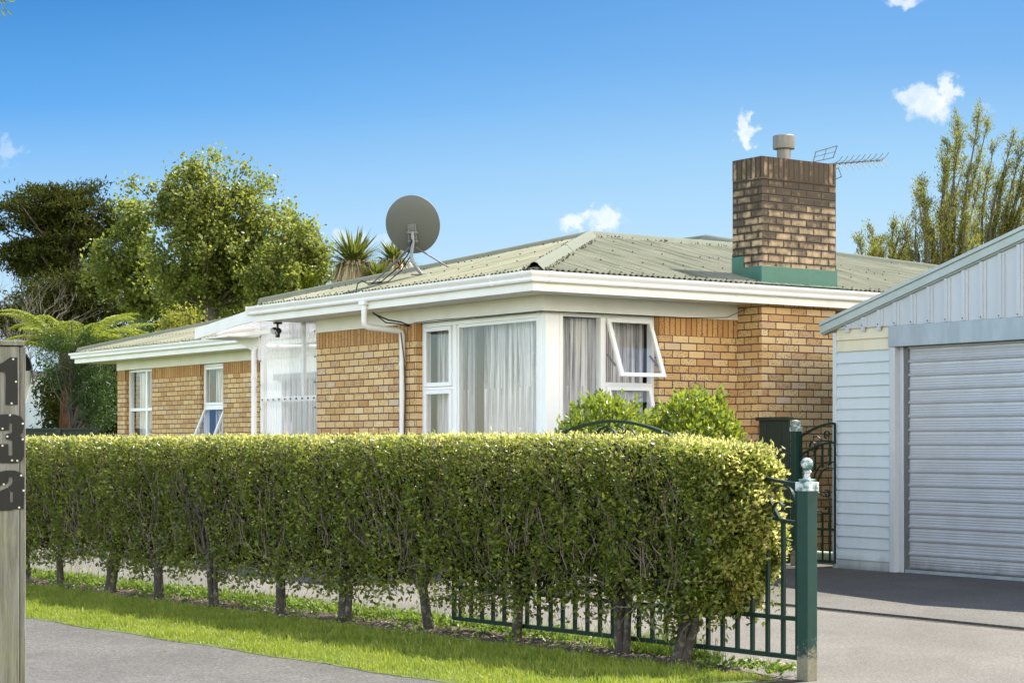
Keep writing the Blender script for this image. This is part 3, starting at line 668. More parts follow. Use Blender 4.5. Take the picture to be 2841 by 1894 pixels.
# ridge and hip caps (rolled top)
def capline(m, p, q, w=.22, drop=.05):
    p = Vector(p); q = Vector(q); d = (q - p).normalized(); sd = d.cross(Vector((0, 0, 1))).normalized()
    pr = [(-w / 2, -.045 if drop else 0), (-.05, .012), (-.035, .035), (0, .048), (.035, .035), (.05, .012), (w / 2, -.045)]
    nseg = max(1, int((q - p).length / 1.8)); 
    for s_ in range(nseg):
        a = p.lerp(q, s_ / nseg); b = p.lerp(q, min(1, (s_ + 1.04) / nseg)); lift = .006 * (s_ % 2)
        vs = [c + sd * x + Vector((0, 0, z + lift + .012)) for c in (a, b) for x, z in pr]
        m.add(vs, [(k, k + 1, k + 8, k + 7) for k in range(6)])
        m.add([v - Vector((0, 0, .004)) for v in vs[:7]] + vs[:7], [(k, k + 1, k + 8, k + 7) for k in range(6)])
cm = MB()
capline(cm, (-EE + .04, -EE + .04, EZ + .02), A1); capline(cm, A1, (-EE + .04, BT - .04, EZ + .02)); capline(cm, A1, A2); capline(cm, A2, AP); capline(cm, AP, (HX, -EE, EZ + .01))
capline(cm, AP, (AP[0], hb, AP[2])); capline(cm, (AP[0], hb, AP[2]), (FE + .04, LB - .04, EZ + .02)); capline(cm, (AP[0], hb, AP[2]), (HX, LB, EZ))
crm = MB()
for (p, q) in (((-EE, -EE, EZ), A1), (A1, A2), (A1, (-EE, BT, EZ)), (A2, AP), (AP, (HX, -EE, EZ))):
    p = Vector(p); q = Vector(q); d = (q - p); sd = d.normalized().cross(Vector((0, 0, 1)))
    for k in range(int(d.length * 26)):
        c = p.lerp(q, rnd.random()) + sd * rnd.choice((-1, 1)) * rnd.uniform(.10, .17); r = rnd.uniform(.008, .02); c.z += -.03 + AMP
        crm.add([c + Vector((-r, -r, 0)), c + Vector((r, -r * .6, 0)), c + Vector((r * .5, r, 0)), c + Vector((0, 0, r * 1.6))], [(0, 1, 3), (1, 2, 3), (2, 0, 3)])
build_multi('ridge_cap', [(cm, M['cap']), (crm, M['screw'])], house, smooth=True)
# screw heads in rows on the roof slopes facing the camera
sc = MB()
def screw(a, b, z):
    r = .009; sc.add([(a - r, b - r, z), (a + r, b - r, z), (a + r, b + r, z), (a - r, b + r, z), (a, b, z + .014)], [(0, 1, 4), (1, 2, 4), (2, 3, 4), (3, 0, 4)])
for row in range(4):
    s_ = -.45 + row * .85; t = -.4
    while t < 13.3:
        if rnd.random() < .62:
            tq = (round(t / PIT) + .25) * PIT
            if t > s_ + .05:
                (ts, tz) = rtop(t)
                if s_ < ts - .05 and not (2.7 < t < 4.0 and s_ < .15): screw(tq, s_, EZ + (tz - EZ) * (s_ + EE) / (ts + EE) + AMP)
                if t < BT and s_ < min(t, 2 * mid - t) - .05: screw(s_, tq, planez(s_) + AMP)
        t += .152 if row % 2 == 0 else .30
t = 6.4
while t < 19:
    for s_ in (FE + .07, FE + .95):
        if s_ < ftop(t)[0] - .1: screw(s_, (round(t / PIT) + .25) * PIT, fz_(s_) + AMP)
    t += .152
build_multi('roof', [(rmain, M['roofside']), (sc, M['screw'])], house)

# chimney
ch = MB(); ch.box(2.78, 3.96, -.42, .08, 3.0, 4.45); chim = ch.build('chimney', M['sooty'], house)
MB().box(2.779, 3.961, -.4215, .0815, 4.45, 4.69).build('chimney_top_course', M['sootysold'], chim)
m = MB(); m.box(2.765, 3.975, -.435, -.42, 3.20, 3.43); m.box(2.765, 2.78, -.42, -.12, 3.18, 3.43); m.box(2.765, 2.78, -.12, .08, 3.18, 3.56); m.box(3.96, 3.975, -.42, .08, 3.2, 3.5); m.box(2.78, 3.96, .08, .095, 3.2, 3.6)
m.box(2.65, 4.1, -.52, -.435, 3.212, 3.222)
m.build('flashing', M['flash'], chim, bevel=.004)
m = MB(); m.lathe([(.082, 4.66), (.082, 4.84), (.085, 4.84), (.085, 4.86)], 20, (3.36, -.17, 0)); m.lathe([(.09, 4.845), (.128, 4.85), (.13, 4.86), (.13, 5.00), (.125, 5.005), (.04, 5.012)], 24, (3.36, -.17, 0))
m.build('flue', paint('weathered_flue', (.20, .19, .17), .5, .6, (.12, .08, .055), metal=.35, scale=8, streak=True), chim, smooth=True)
# curtains / windows
PL = {'front': lambda s, z, d: (TB - d, s, z), 'side': lambda s, z, d: (s, TB - d, z), 'wing': lambda s, z, d: (3.06 - d, s, z)}
def frect(m, pl, s0, s1, z0, z1, t, d0, d1, tr=None):
    f = PL[pl]
    m.T = (lambda s, z, d: f(*(tr(s, z, d) if tr else (s, z, d))))
    # note: box order is (s, z, d)
    m.box(s0, s0 + t, z0, z1, d0, d1); m.box(s1 - t, s1, z0, z1, d0, d1); m.box(s0 + t, s1 - t, z0, z0 + t, d0, d1); m.box(s0 + t, s1 - t, z1 - t, z1, d0, d1); m.T = None
def pane(w, pl, s0, s1, z0, z1, d, tr=None, curt=False):
    m = MB(); f = PL[pl]; m.T = (lambda s, z, dd: f(*(tr(s, z, dd) if tr else (s, z, dd))))
    m.box(s0, s1, z0, z1, d - .004, d); m.build('pane', M['glass'], w)
def curtain(w, pl, s0, s1, z0, z1, seed):
    f = PL[pl]; m = MB(); rr = random.Random(seed); N = int((s1 - s0) * 110); ph = 0; vs = []; top = []
    for i in range(N + 1):
        s = s0 + (s1 - s0) * i / N; ph += rr.uniform(.25, .75)
        d = -.16 + .028 * math.sin(ph) + .01 * math.sin(ph * 2.3 + 1)
        vs += [f(s, z0, d), f(s, (z0 + z1) / 2, d * .98 - .003), f(s, z1, -.15 + .008 * math.sin(ph))]
    m.v = vs; m.f = [(3 * i + k, 3 * i + 3 + k, 3 * i + 4 + k, 3 * i + 1 + k) for i in range(N) for k in range(2)]
    m.build('curtain', M['curtain'], w, smooth=True)
def awning(w, pl, s0, s1, z0, z1, ang, nm='sash'):
    ca, sa = math.cos(R(ang)), math.sin(R(ang))
    def tr(s, z, d): return (s, z1 - (z1 - z) * ca + d * sa * .3, (z1 - z) * sa + d * ca)
    m = MB(); frect(m, pl, s0, s1, z0, z1, .048, .005, .045, tr); m.build(nm, M['white2'], w, bevel=.003)
    pane(w, pl, s0 + .045, s1 - .045, z0 + .045, z1 - .045, .022, tr)
ZT, ZB = 2.825, 1.28
# corner window, street side: pair of sashes and a big fixed pane
m = MB(); frect(m, 'front', .17, 2.598, ZB, ZT, .055, -.06, .03)
m.T = lambda s, z, d: PL['front'](s, z, d); m.box(1.86, 1.945, ZB + .055, ZT - .055, -.06, .028); m.box(1.945, 2.543, 2.025, 2.06, -.05, .026); m.box(.10, 2.62, ZB - .04, ZB, -.06, .06); m.T = None
w = m.build('window', M['white2'], house, bevel=.004); tag(w, 'wide street-side window of the corner pair')
awning(w, 'front', 1.95, 2.54, 2.062, 2.765, 0); awning(w, 'front', 1.95, 2.54, ZB + .06, 2.022, 0)
m = MB(); frect(m, 'front', .225, 1.86, ZB + .055, ZT - .055, .035, -.03, .012); m.build('sash', M['white2'], w, bevel=.003)
pane(w, 'front', .26, 1.825, ZB + .09, ZT - .09, 0)
curtain(w, 'front', .2, 2.56, ZB, 2.76, 1)
# corner post
MB().box(.085, .27, .085, .27, 0.9, 2.83).build('corner_post', M['white2'], house, bevel=.004)
MB().box(.07, 1.62, .05, .14, ZB - .045, ZB - .002).build('sill', M['white2'], house)
m = MB(); frect(m, 'side', .272, 1.6, ZB, ZT, .04, -.06, .03)
m.T = PL['side']; m.box(.835, .905, ZB + .04, ZT - .04, -.06, .028); m.box(.905, 1.56, 2.03, 2.07, -.05, .026); m.T = None
w = m.build('window', M['white2'], house, bevel=.004); tag(w, 'side window of the corner pair with open awning sashes')
awning(w, 'side', .912, 1.555, 2.075, 2.78, 22); awning(w, 'side', .912, 1.555, ZB + .045, 2.026, 15)
pane(w, 'side', .312, .835, ZB + .04, ZT - .04, 0)
curtain(w, 'side', .28, 1.6, ZB, 2.78, 5)
for s_ in (.93, 1.54): MB().bar(PL['side'](s_, 2.38, .02), PL['side'](s_, 2.25, .17), .012, .02).build('window_stay', M['galv'], w)
# wing windows
m = MB(); frect(m, 'wing', 16.742, 17.978, ZB, ZT, .05, -.06, .03); m.T = PL['wing']; m.box(17.13, 17.21, ZB + .05, ZT - .05, -.06, .028); m.box(16.792, 17.13, 2.02, 2.08, -.05, .026); m.box(17.21, 17.928, 2.02, 2.08, -.05, .026); m.T = None
w = m.build('window', M['white2'], house, bevel=.004); tag(w, 'four-pane window near the far end of the wing')
pane(w, 'wing', 16.77, 17.95, ZB + .03, ZT - .03, 0); curtain(w, 'wing', 17.55, 17.9, ZB, 2.76, 8); curtain(w, 'wing', 16.8, 17.08, ZB, 2.76, 9)
m = MB(); frect(m, 'wing', 13.722, 14.658, ZB, ZT, .05, -.06, .03); m.T = PL['wing']; m.box(13.77, 14.61, 2.04, 2.08, -.05, .026); m.T = None
w = m.build('window', M['white2'], house, bevel=.004); tag(w, 'narrow wing window with its lower sash propped open')
awning(w, 'wing', 13.77, 14.61, 2.082, 2.77, 0); awning(w, 'wing', 13.77, 14.61, ZB + .04, 2.038, 24); curtain(w, 'wing', 13.76, 14.5, ZB, 2.76, 12)

# porch: plastic screen, rail, posts, sloping barge board, roof
m = MB(); N = int((6.60 - 5.06) / .0127); vs = []
for i in range(N + 1):
    b = 5.06 + (6.60 - 5.06) * i / N; d = .012 * math.sin(2 * math.pi * b / .076); vs.append((b, d))
zt = lambda b: 2.99
m.v = [(.0 + d, b, z) for b, d in vs for z in (.6, zt(b))]; m.f = [(2 * i, 2 * i + 2, 2 * i + 3, 2 * i + 1) for i in range(N)]
# return sheet along the outer end of the porch
pscr = m
m = MB(); m.box(.02, .06, 5.06, 6.60, 1.95, 2.02); m.box(.02, .07, 5.045, 5.09, 0, 2.99); m.box(.02, .08, 6.57, 6.66, 0, 2.98); m.box(.02, .07, 5.44, 5.49, 2.02, 2.99); m.build('screen_frame', M['white2'], house, bevel=.003)
m = MB()
for k in range(10): m.tube([(-.018, 5.10 + k * .16, 1.985), (.0, 5.10 + k * .16, 1.985)], .012, 8)
for k in range(6): m.tube([(-.018, 5.07, 1.2 + k * .33), (0, 5.07, 1.2 + k * .33)], .011, 8); m.tube([(-.018, 6.60, 1.2 + k * .33), (0, 6.60, 1.2 + k * .33)], .011, 8)
build_multi('porch_screen', [(pscr, M['poly']), (m, M['steel'])], house)
m = MB(); m.prism([(5.90, 3.165), (7.62, 2.99), (7.62, 2.845), (6.3, 2.975), (5.90, 3.0)], lambda b, z: (-.5, b, z), lambda b, z: (-.475, b, z)); m.prism([(5.746, 3.165), (5.90, 3.165), (5.90, 3.0), (5.746, 2.985)], lambda b, z: (-.5, b, z), lambda b, z: (-.475, b, z))
m.build('barge_board', M['white'], house)
m = MB(); m.prism([(5.74, 3.05), (7.6, 2.93), (7.6, 2.915), (5.74, 3.03)], lambda b, z: (-.47, b, z), lambda b, z: (2.44, b, z)); m.build('porch_roof', M['poly'], house)
m = MB(); 
for a in (-.2, .5, 1.2, 1.9): m.box(a, a + .04, 5.75, 7.55, 2.86, 2.91)
m.box(-.46, .0, 6.66, 7.5, 2.84, 2.86)
m.prism([(6.62, 2.97), (7.45, 2.86), (6.9, 2.68), (6.62, 2.50)], lambda b, z: (.0, b, z), lambda b, z: (.03, b, z))
m.build('porch_framing', M['white'], house)
def pipe(name, pts, r=.036, bands=()):
    m = MB(); m.tube(pts, r, 14)
    for k in bands: m.tube([(k[0], k[1], k[2] - .02), (k[0], k[1], k[2] + .02)], r + .005, 14)
    return m.build(name, M['gutter'], house, smooth=True)
m = MB(); m.box(-.60, -.51, 2.82, 2.95, 3.035, 3.08); m.build('outlet', M['gutter'], house, bevel=.006)
pipe('downpipe', [(-.555, 2.885, 3.06), (-.555, 2.885, 2.84), (-.545, 2.885, 2.80), (-.51, 2.885, 2.775), (-.10, 2.86, 2.745), (-.06, 2.855, 2.73), (-.045, 2.85, 2.69), (-.045, 2.85, 0)], .036, [(-.045, 2.85, 2.35), (-.045, 2.85, 1.5)])
m = MB(); m.tube([(-.085, 2.85 - .03, 2.72), (-.05, 2.80, 2.4), (-.04, 2.79, 2.0), (-.05, 2.795, 1.6), (-.04, 2.79, .6)], .008, 5); m.tube([(-.48, 2.80, 2.93), (-.3, 2.75, 2.86), (-.15, 2.72, 2.84), (-.03, 2.70, 2.80)], .010, 5); m.tube([(-.48, 2.82, 2.95), (-.32, 2.78, 2.83), (-.15, 2.76, 2.82), (-.03, 2.72, 2.79)], .008, 5)
m.tube([(-.03, 2.62, 2.83), (-.03, 2.2, 2.835), (-.035, 1.2, 2.826), (-.03, 0.0, 2.822), (.6, -.03, 2.823), (2.0, -.03, 2.822), (2.6, -.03, 2.85), (2.75, -.2, 2.95)], .004, 4)
m.build('cable', M['black'], house, smooth=True)
pipe('downpipe', [(2.40, 8.2, 3.07), (2.40, 8.2, 2.9), (2.38, 8.2, 2.86), (.2, 6.80, 2.72), (-.02, 6.73, 2.70), (-.045, 6.72, 2.66), (-.045, 6.72, 0)], .036, [(-.045, 6.72, 2.3)])

# security light under the soffit
sl_ = empty('security_light', hp(-.30, 5.55, 2.985), HA, 'black twin-lamp security light with sensor under the porch soffit', 'security light')
sl_.scale = (.78, .78, .78); m = MB(); m.box(-.06, .06, -.05, .05, -.035, .0); m.tube([(0, 0, -.03), (0, 0, -.10)], .02, 8); m.build('bracket', M['black'], sl_, bevel=.004)
for k, (dy, dz, tl) in enumerate([(.07, -.14, .5), (-.07, -.16, -.2)]):
    m = MB(); m.lathe([(.02, .06), (.045, .04), (.055, 0), (.055, -.03)], 14); h = m.build('lamp_head', M['black'], sl_, smooth=True); h.location = (-.03, dy, dz); h.rotation_euler = (.3 * (1 if k else -1), R(60), 0)
    m = MB(); m.lathe([(.046, -.031), (.046, -.036)], 14); q = m.build('lens', M['lamp'], h)
m = MB(); m.box(-.03, .03, -.03, .03, -.26, -.17); m.tube([(0, 0, -.10), (0, 0, -.18)], .012, 8); m.build('sensor', M['black'], sl_, bevel=.01)

# satellite dish on the roof
dz0 = planez(.35) + .02
dish = empty('satellite_dish', hp(.35, 3.04, dz0), 0, 'grey round satellite dish seen from behind on the corrugated roof', 'satellite dish')
cx_, cy_, cz_ = -.115, .12, .62     # dish centre, relative (world axes)
fwd = Vector((.10, .93, .34)).normalized(); rt = fwd.cross(Vector((0, 0, 1))).normalized(); upv = rt.cross(fwd)
m = MB(); ring = []
N = 48
for j, (rr, dd) in enumerate([(0, -.055), (.12, -.05), (.22, -.036), (.30, -.014), (.335, .0), (.345, .004), (.345, .016), (.335, .012), (.22, -.022), (0, -.045)]):
    for k in range(N):
        t = 2 * math.pi * k / N; m.v.append(tuple(Vector((cx_, cy_, cz_)) + rt * math.cos(t) * rr * .98 + upv * math.sin(t) * rr * 1.06 + fwd * dd))
for j in range(9): m.f += [(j * N + k, j * N + (k + 1) % N, (j + 1) * N + (k + 1) % N, (j + 1) * N + k) for k in range(N)]
m.build('reflector', M['dish'], dish, smooth=True)
bc = Vector((cx_, cy_, cz_)) - fwd * .055 - upv * .12
m = MB()
m.bar(bc - upv * .10 - rt * .045, bc + upv * .14 - rt * .045, .012, .06, fwd); m.bar(bc - upv * .10 + rt * .045, bc + upv * .14 + rt * .045, .012, .06, fwd); m.bar(bc - upv * .10, bc + upv * .14, .10, .01, fwd)
m.tube([bc - fwd * .03 - rt * .06 + upv * .04, bc - fwd * .03 + rt * .07 + upv * .04], .012, 8); m.tube([bc - fwd * .03 - rt * .06 - upv * .07, bc - fwd * .03 + rt * .07 - upv * .07], .012, 8)
m.build('bracket', M['galv'], dish)
mt = bc - fwd * .035
m = MB(); m.tube([(0, 0, 0), (-.04, -.01, .05), (-.115, -.02, .16), (-.125, -.02, .25), (mt.x + .01, mt.y, mt.z - .1), (mt.x + .005, mt.y, mt.z + .05)], .022, 10); m.build('mast', M['galv'], dish, smooth=True)
m = MB(); m.box(-.13, .14, -.03, .03, -.012, .0); m.build('foot', M['steel'], dish, bevel=.002)
def onroof(dx, dy, up=.02):
    p = hp(.35, 3.04, 0) + Vector((dx, dy, 0)); r_ = p - HW; a = r_.dot(ua); return (dx, dy, planez(a) + up - dz0)
jp = Vector((mt.x, mt.y, mt.z - .14))
e1 = Vector(onroof(-.63, .30)); e2 = Vector(onroof(.32, .30))
m = MB(); m.tube([jp + rt * .04, e2], .010, 6); m.build('strut', M['steel'], dish); m = MB(); m.tube([jp - rt * .02, e1.lerp(jp, .35)], .016, 6); m.tube([e1.lerp(jp, .37), e1], .009, 6); m.build('strut', M['steel'], dish)
c1 = Vector(onroof(-.50, .1, .03))
m = MB(); m.tube([jp + upv * .1, jp - rt * .05 - upv * .08, (jp + c1) / 2 + Vector((.02, -.03, -.04)), c1, Vector(onroof(-.66, -.02, .05)), Vector(onroof(-.72, -.10, .10)), Vector(onroof(-.77, -.2, .08)), Vector(onroof(-.78, -.28, -.02))], .008, 5)
m.tube([jp + upv * .1, jp - rt * .02 - upv * .1, (jp + c1) / 2 + Vector((.06, -.05, -.08)), c1 + Vector((.08, 0, 0)), Vector(onroof(-.66, -.02, .03))], .007, 5)
m.build('cable', M['black'], dish, smooth=True)
# TV antenna strapped behind the chimney
ant = empty('tv_antenna', hp(3.9, .16, 4.2), 0, 'thin metal TV antenna with comb elements behind the sooty chimney', 'antenna')
B0 = hp(3.9, .16, 4.2); f_ = 4338. ; Yc = 23.0
def ap(px, py, y=Yc): return Vector(((px - 1176) / f_ * y, y, CAMZ + (1020 - py) / f_ * y)) - B0
m = MB(); m.tube([Vector((0, 0, -.9)), ap(1917, 378)], .016, 8); m.build('mast', M['steel'], ant)
m = MB(); m.bar(ap(1905, 377), ap(2028, 368, 22.6), .014, .014); m.build('boom', M['steel'], ant)
m = MB()
for k in range(9):
    t = k / 8; c = ap(1918, 376).lerp(ap(2024, 368, 22.6), t)
    for sx in (1, -1):
        m.tube([c, c + Vector((.05, -.02, .035 * sx)), c + Vector((.085, -.04, .085 * sx))], .0045, 4)
    m.bar(c + Vector((-.018, 0, -.022)), c + Vector((.012, 0, .022)), .02, .015)
m.build('element', M['galv'], ant)
m = MB()
q = [ap(1868, 372), ap(1874, 349), ap(1923, 335), ap(1914, 362)]
for i in range(4): m.tube([q[i], q[(i + 1) % 4]], .006, 4)
m.tube([q[0].lerp(q[1], .5), q[3].lerp(q[2], .5)], .004, 4); m.tube([q[0].lerp(q[3], .5), q[1].lerp(q[2], .5)], .004, 4)
q = [ap(1918, 388), ap(1926, 386), ap(1933, 406), ap(1918, 412)]
for i in range(4): m.tube([q[i], q[(i + 1) % 4]], .006, 4)
m.build('reflector', M['steel'], ant)

# ================================================================== GARAGE
GO = hp(2.85, -1.57)
gar = empty('garage', GO, HA, 'pale blue weatherboard garage with grey gable and roller door', 'garage')
GS = .283; GWD = 7.9   # width of the gable front, runs towards local -y
# weatherboards left of the door
m = MB(); mc = MB(); zb = .0; k = 0
m.box(.0, .10, -.80, .0, 0.02, 2.62)
while zb < 2.66:
    h = .126; zz = min(zb + h, 2.675); tgt = mc if zb > 2.27 else m
    tgt.add([(-.024, -.80, zb), (-.024, 0, zb), (-.004, 0, zz), (-.004, -.80, zz), (0, -.80, zb), (0, 0, zb), (0, 0, zz), (0, -.80, zz)], [(0, 1, 2, 3), (0, 4, 5, 1), (1, 5, 6, 2), (0, 3, 7, 4)])
    if zb <= 2.27 < zb + h: pass
    zb += h
m.build('cladding', M['garwhite'], gar); o = mc.build('cladding', M['garcream'], gar); o['label'] = 'cream painted boards at the top of the wall'
m = MB(); m.box(-.035, .03, -.002, .045, 0, 2.60); m.build('corner_trim', M['garwhite'], gar, bevel=.003)
m = MB(); m.box(-.03, .12, -.875, -.80, 0, 2.42); m.box(.04, .12, -.93, -.875, 0, 2.42); m.build('door_jamb', M['gargrey'], gar, bevel=.003)
m = MB(); m.box(.055, .10, -.99, -.93, 0, 2.41); m.build('door_track', M['steel'], gar)
# header
m = MB(); m.box(-.045, .05, -4.6, -.797, 2.415, 2.64); m.build('header', M['header'], gar, bevel=.004)
# roller door: ribbed curtain
m = MB(); prof = []; z = .055; pitch = .1455
while z < 2.40:
    for (dz, dx) in ((0, .0), (.010, -.016), (.026, -.020), (.040, -.004), (.052, .0), (.066, -.003), (.078, 0), (.092, -.003), (.104, 0), (.118, -.003), (.130, 0)):
        if z + dz < 2.41: prof.append((z + dz, dx))
    z += pitch
for zz, dx in prof: m.v += [(.075 + dx, -.955, zz), (.075 + dx, -4.5, zz)]
m.f = [(2 * i, 2 * i + 1, 2 * i + 3, 2 * i + 2) for i in range(len(prof) - 1)]
rd = m.build('roller_door', M['door'], gar); rd['label'] = 'silver ribbed roller door'
m = MB(); m.box(.05, .10, -4.5, -.95, .02, .056); m.build('bottom_rail', M['header'], rd)
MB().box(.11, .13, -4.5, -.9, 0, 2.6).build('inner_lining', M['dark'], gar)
# wall right of the door
MB().box(0, .1, -GWD, -4.5, 0, 2.62).build('cladding', M['garwhite'], gar)
# gable: vertical tray panels with raised joints
m = MB(); ridge = GWD / 2
def gz(y): return 2.64 + GS * (ridge - abs(-y - ridge))
pts = [(0, 2.63), (-ridge, 2.63 + GS * ridge + .03), (-GWD, 2.63)]
m.prism([(.02, 2.64), (-.0, 2.66), (-ridge, gz(-ridge) + .05), (-GWD, 2.66), (-GWD, 2.64)], lambda y, z: (-.028, y, z), lambda y, z: (.05, y, z)); gpan = m
m = MB(); y = -.165
while y > -GWD:
    top = gz(y)
    if top > 2.68: m.box(-.052, -.028, y - .042, y, 2.60 if y > -.8 else 2.642, top); m.box(-.040, -.028, y - .075, y - .042, 2.642, top); 
    y -= .236
grib = m
m = MB(); y = -.18
while y > -GWD: m.tube([(-.055, y, 2.665), (-.044, y, 2.665)], .008, 6); y -= .236
build_multi('gable_panel', [(gpan, M['gargrey']), (grib, M['gargrey']), (m, M['screw'])], gar)
# barge: stepped rake flashing and roof
m = MB()
def rake(y0, y1, z0, z1, x0, x1, off0, off1):
    m.prism([(y0, z0 + off0), (y1, z1 + off0), (y1, z1 + off1), (y0, z0 + off1)], lambda y, z: (x0, y, z), lambda y, z: (x1, y, z))
zr = lambda y: 2.665 + GS * (-y)
for (y0, y1) in ((.19, -ridge), (-GWD - .19, -ridge)):
    za = zr(.19) if y0 > 0 else zr(.19); zb_ = zr(-ridge)
    rake(y0, y1, za, zb_, -.085, -.055, -.01, .075); rake(y0, y1, za, zb_, -.105, -.055, .075, .115); rake(y0, y1, za, zb_, -.06, .02, -.025, .0)
m.build('barge', M['barge'], gar, bevel=.004)
m = MB()
for (y0, y1) in ((.2, -ridge), (-GWD - .2, -ridge)):
    za = zr(.2); zb_ = zr(-ridge); m.prism([(y0, za + .09), (y1, zb_ + .09), (y1, zb_ + .11), (y0, za + .11)], lambda y, z: (-.07, y, z), lambda y, z: (7.0, y, z))
m.build('roof', M['roof'], gar)
MB().box(0.1, 6.9, -.1, 0, 0, 2.6).build('side_wall', M['garwhite'], gar); MB().box(6.9, 7, -GWD, 0, 0, 2.6).build('rear_wall', M['garwhite'], gar)
MB().box(0.1, 6.9, -GWD, -GWD + .1, 0, 2.6).build('side_wall', M['garwhite'], gar)

# ================================================================== SIDE GATE, FENCE PANEL
fp_ = empty('timber_fence_panel', hp(2.74, -.42), HA, 'dark green board fence panel against the chimney breast', 'fence')
for k in range(4): MB().box(-.01, .012, -.008 - k * .125 - .118, -.008 - k * .125, .04, 1.65).build('board', M['dgreen'], fp_, bevel=.003)
MB().box(-.04, .04, -.53, .02, 1.65, 1.69).build('capping', M['dgreen'], fp_, bevel=.003); MB().box(.012, .06, -.50, 0, .3, .38).build('rail', M['dgreen'], fp_)
def scroll(c, r0, a0, turns, n=22, sx=1):
    """spiral in a local (y,z) plane starting at radius r0"""
    pts = []
    for i in range(n):
        t = i / (n - 1); a = a0 + sx * turns * 2 * math.pi * t; r = r0 * (1 - .72 * t)
        pts.append((0, c[0] + r * math.cos(a), c[1] + r * math.sin(a)))
    return pts
def gate_post(name, loc, rz, w, h, label, group=None, cap=True):
    o = empty(name, loc, rz, label, 'gate post', group); ball = cap
    MB().box(-w / 2, w / 2, -w / 2, w / 2, 0, h).build('shaft', M['gatepost'], o, bevel=.004)
    m = MB(); q = w / 2 + .007; m.box(-q, q, -q, q, h - .015, h + .038); m.box(-w * .42, w * .42, -w * .42, w * .42, h + .038, h + .056); m.build('cap', M['finial'], o, bevel=.004)
    if not ball:
        m = MB(); m.lathe([(.03, h + .05), (.036, h + .06), (.045, h + .075), (.05, h + .09), (.047, h + .105), (.02, h + .112)], 14); m.build('finial', M['finial'], o, smooth=True); return o
    m = MB(); m.lathe([(.024, h + .055), (.018, h + .07), (.018, h + .085), (.027, h + .095), (.024, h + .105), (.015, h + .112)], 16)
    prof = [(.0355 * math.sin(math.pi * k / 12) + .0005, h + .145 - .0355 * math.cos(math.pi * k / 12)) for k in range(13)]; m.lathe(prof, 18); m.build('finial', M['finial'], o, smooth=True)
    return o
sp = gate_post('gate_post', hp(2.78, -.985), HA, .09, 1.54, 'green steel post between the dark fence panel and the side gate', cap=False)
sg = empty('side_gate', hp(2.80, -1.04), HA, 'ornate green steel side gate with arched top beside the garage', 'gate')
SD = (1, 0, 0)
m = MB(); W_ = .53
arc = [(0, -W_ * t, 1.47 + .14 * math.sin(math.pi * t / 2)) for t in [i / 16 for i in range(17)]]
m.flat(arc, .03, .022, SD); arc2 = [(0, -W_ * t, 1.26 + .14 * math.sin(math.pi * t / 2)) for t in [i / 16 for i in range(17)]]; m.flat(arc2, .03, .02, SD)
m.box(-.014, .014, -.014, .014, .07, 1.48); m.box(-.014, .014, -W_ - .014, -W_, .07, 1.61)
m.box(-.014, .014, -W_, 0, .07, .10); m.box(-.014, .014, -W_, 0, .43, .455); m.build('frame', M['green'], sg)
for k in range(1, 5):
    y = -.115 * k; MB().box(-.008, .008, y - .009, y + .009, .10, .62).build('bar', M['green'], sg); MB().box(-.008, .008, y - .009, y + .009, 1.03 + .03 * k, 1.26 + .14 * math.sin(math.pi * k * .115 / W_ / 2)).build('bar', M['green'], sg)

def scs_(pts): MB().flat(pts, .022, .008, SD).build('scroll', M['green'], sg)
scs_(scroll((-.20, 1.37), .085, 2.6, 1.1)); scs_(scroll((-.42, 1.49), .05, -1.2, 1.1)); scs_([(0, -.20, 1.46), (0, -.27, 1.47), (0, -.34, 1.42), (0, -.42, 1.42)])
for r_ in (.26, .19): scs_([(0, -.46 + r_ * math.cos(t), .93 + r_ * math.sin(t)) for t in [.575 * math.pi * i / 14 for i in range(15)]])
for sy in (1,):
    scs_(scroll((-.46 + sy * .045, .83), .05, math.pi / 2 - sy * .6, .9, sx=sy)); scs_(scroll((-.46 + sy * .05, .66), .05, -math.pi / 2 + sy * .6, .9, sx=-sy))
    if sy > 0: scs_([(0, -.46 + sy * (.05 + .3 * t), .80 + .25 * t * t) for t in [i / 8 for i in range(9)]]); scs_([(0, -.46 + sy * (.05 + .3 * t), .62 - .0 + .13 * t * t) for t in [i / 8 for i in range(9)]])
MB().tube([(0, -.46, .62), (0, -.46, .95)], [.008, .004], 5).build('spear', M['green'], sg)

m = MB(); 
for k in range(20): y = -W_ * k / 20; m.tube([(.016, y, .1), (.016, y, .78)], .0012, 3, False)
for k in range(26): z = .1 + k * .027; m.tube([(.016, 0, z), (.016, -W_, z)], .0012, 3, False)
m.build('wire_mesh', M['green'], sg)
m = MB(); m.tube([hp(3.3, -.45, .10) - HW * 0, hp(3.3, -1.7, .10)], .06, 14); o = m.build('drain_pipe', paint('pale_green_pipe', (.50, .60, .50), .4), None, smooth=True); tag(o, 'pale green plastic pipe lying on the ground behind the side gate', 'pipe')

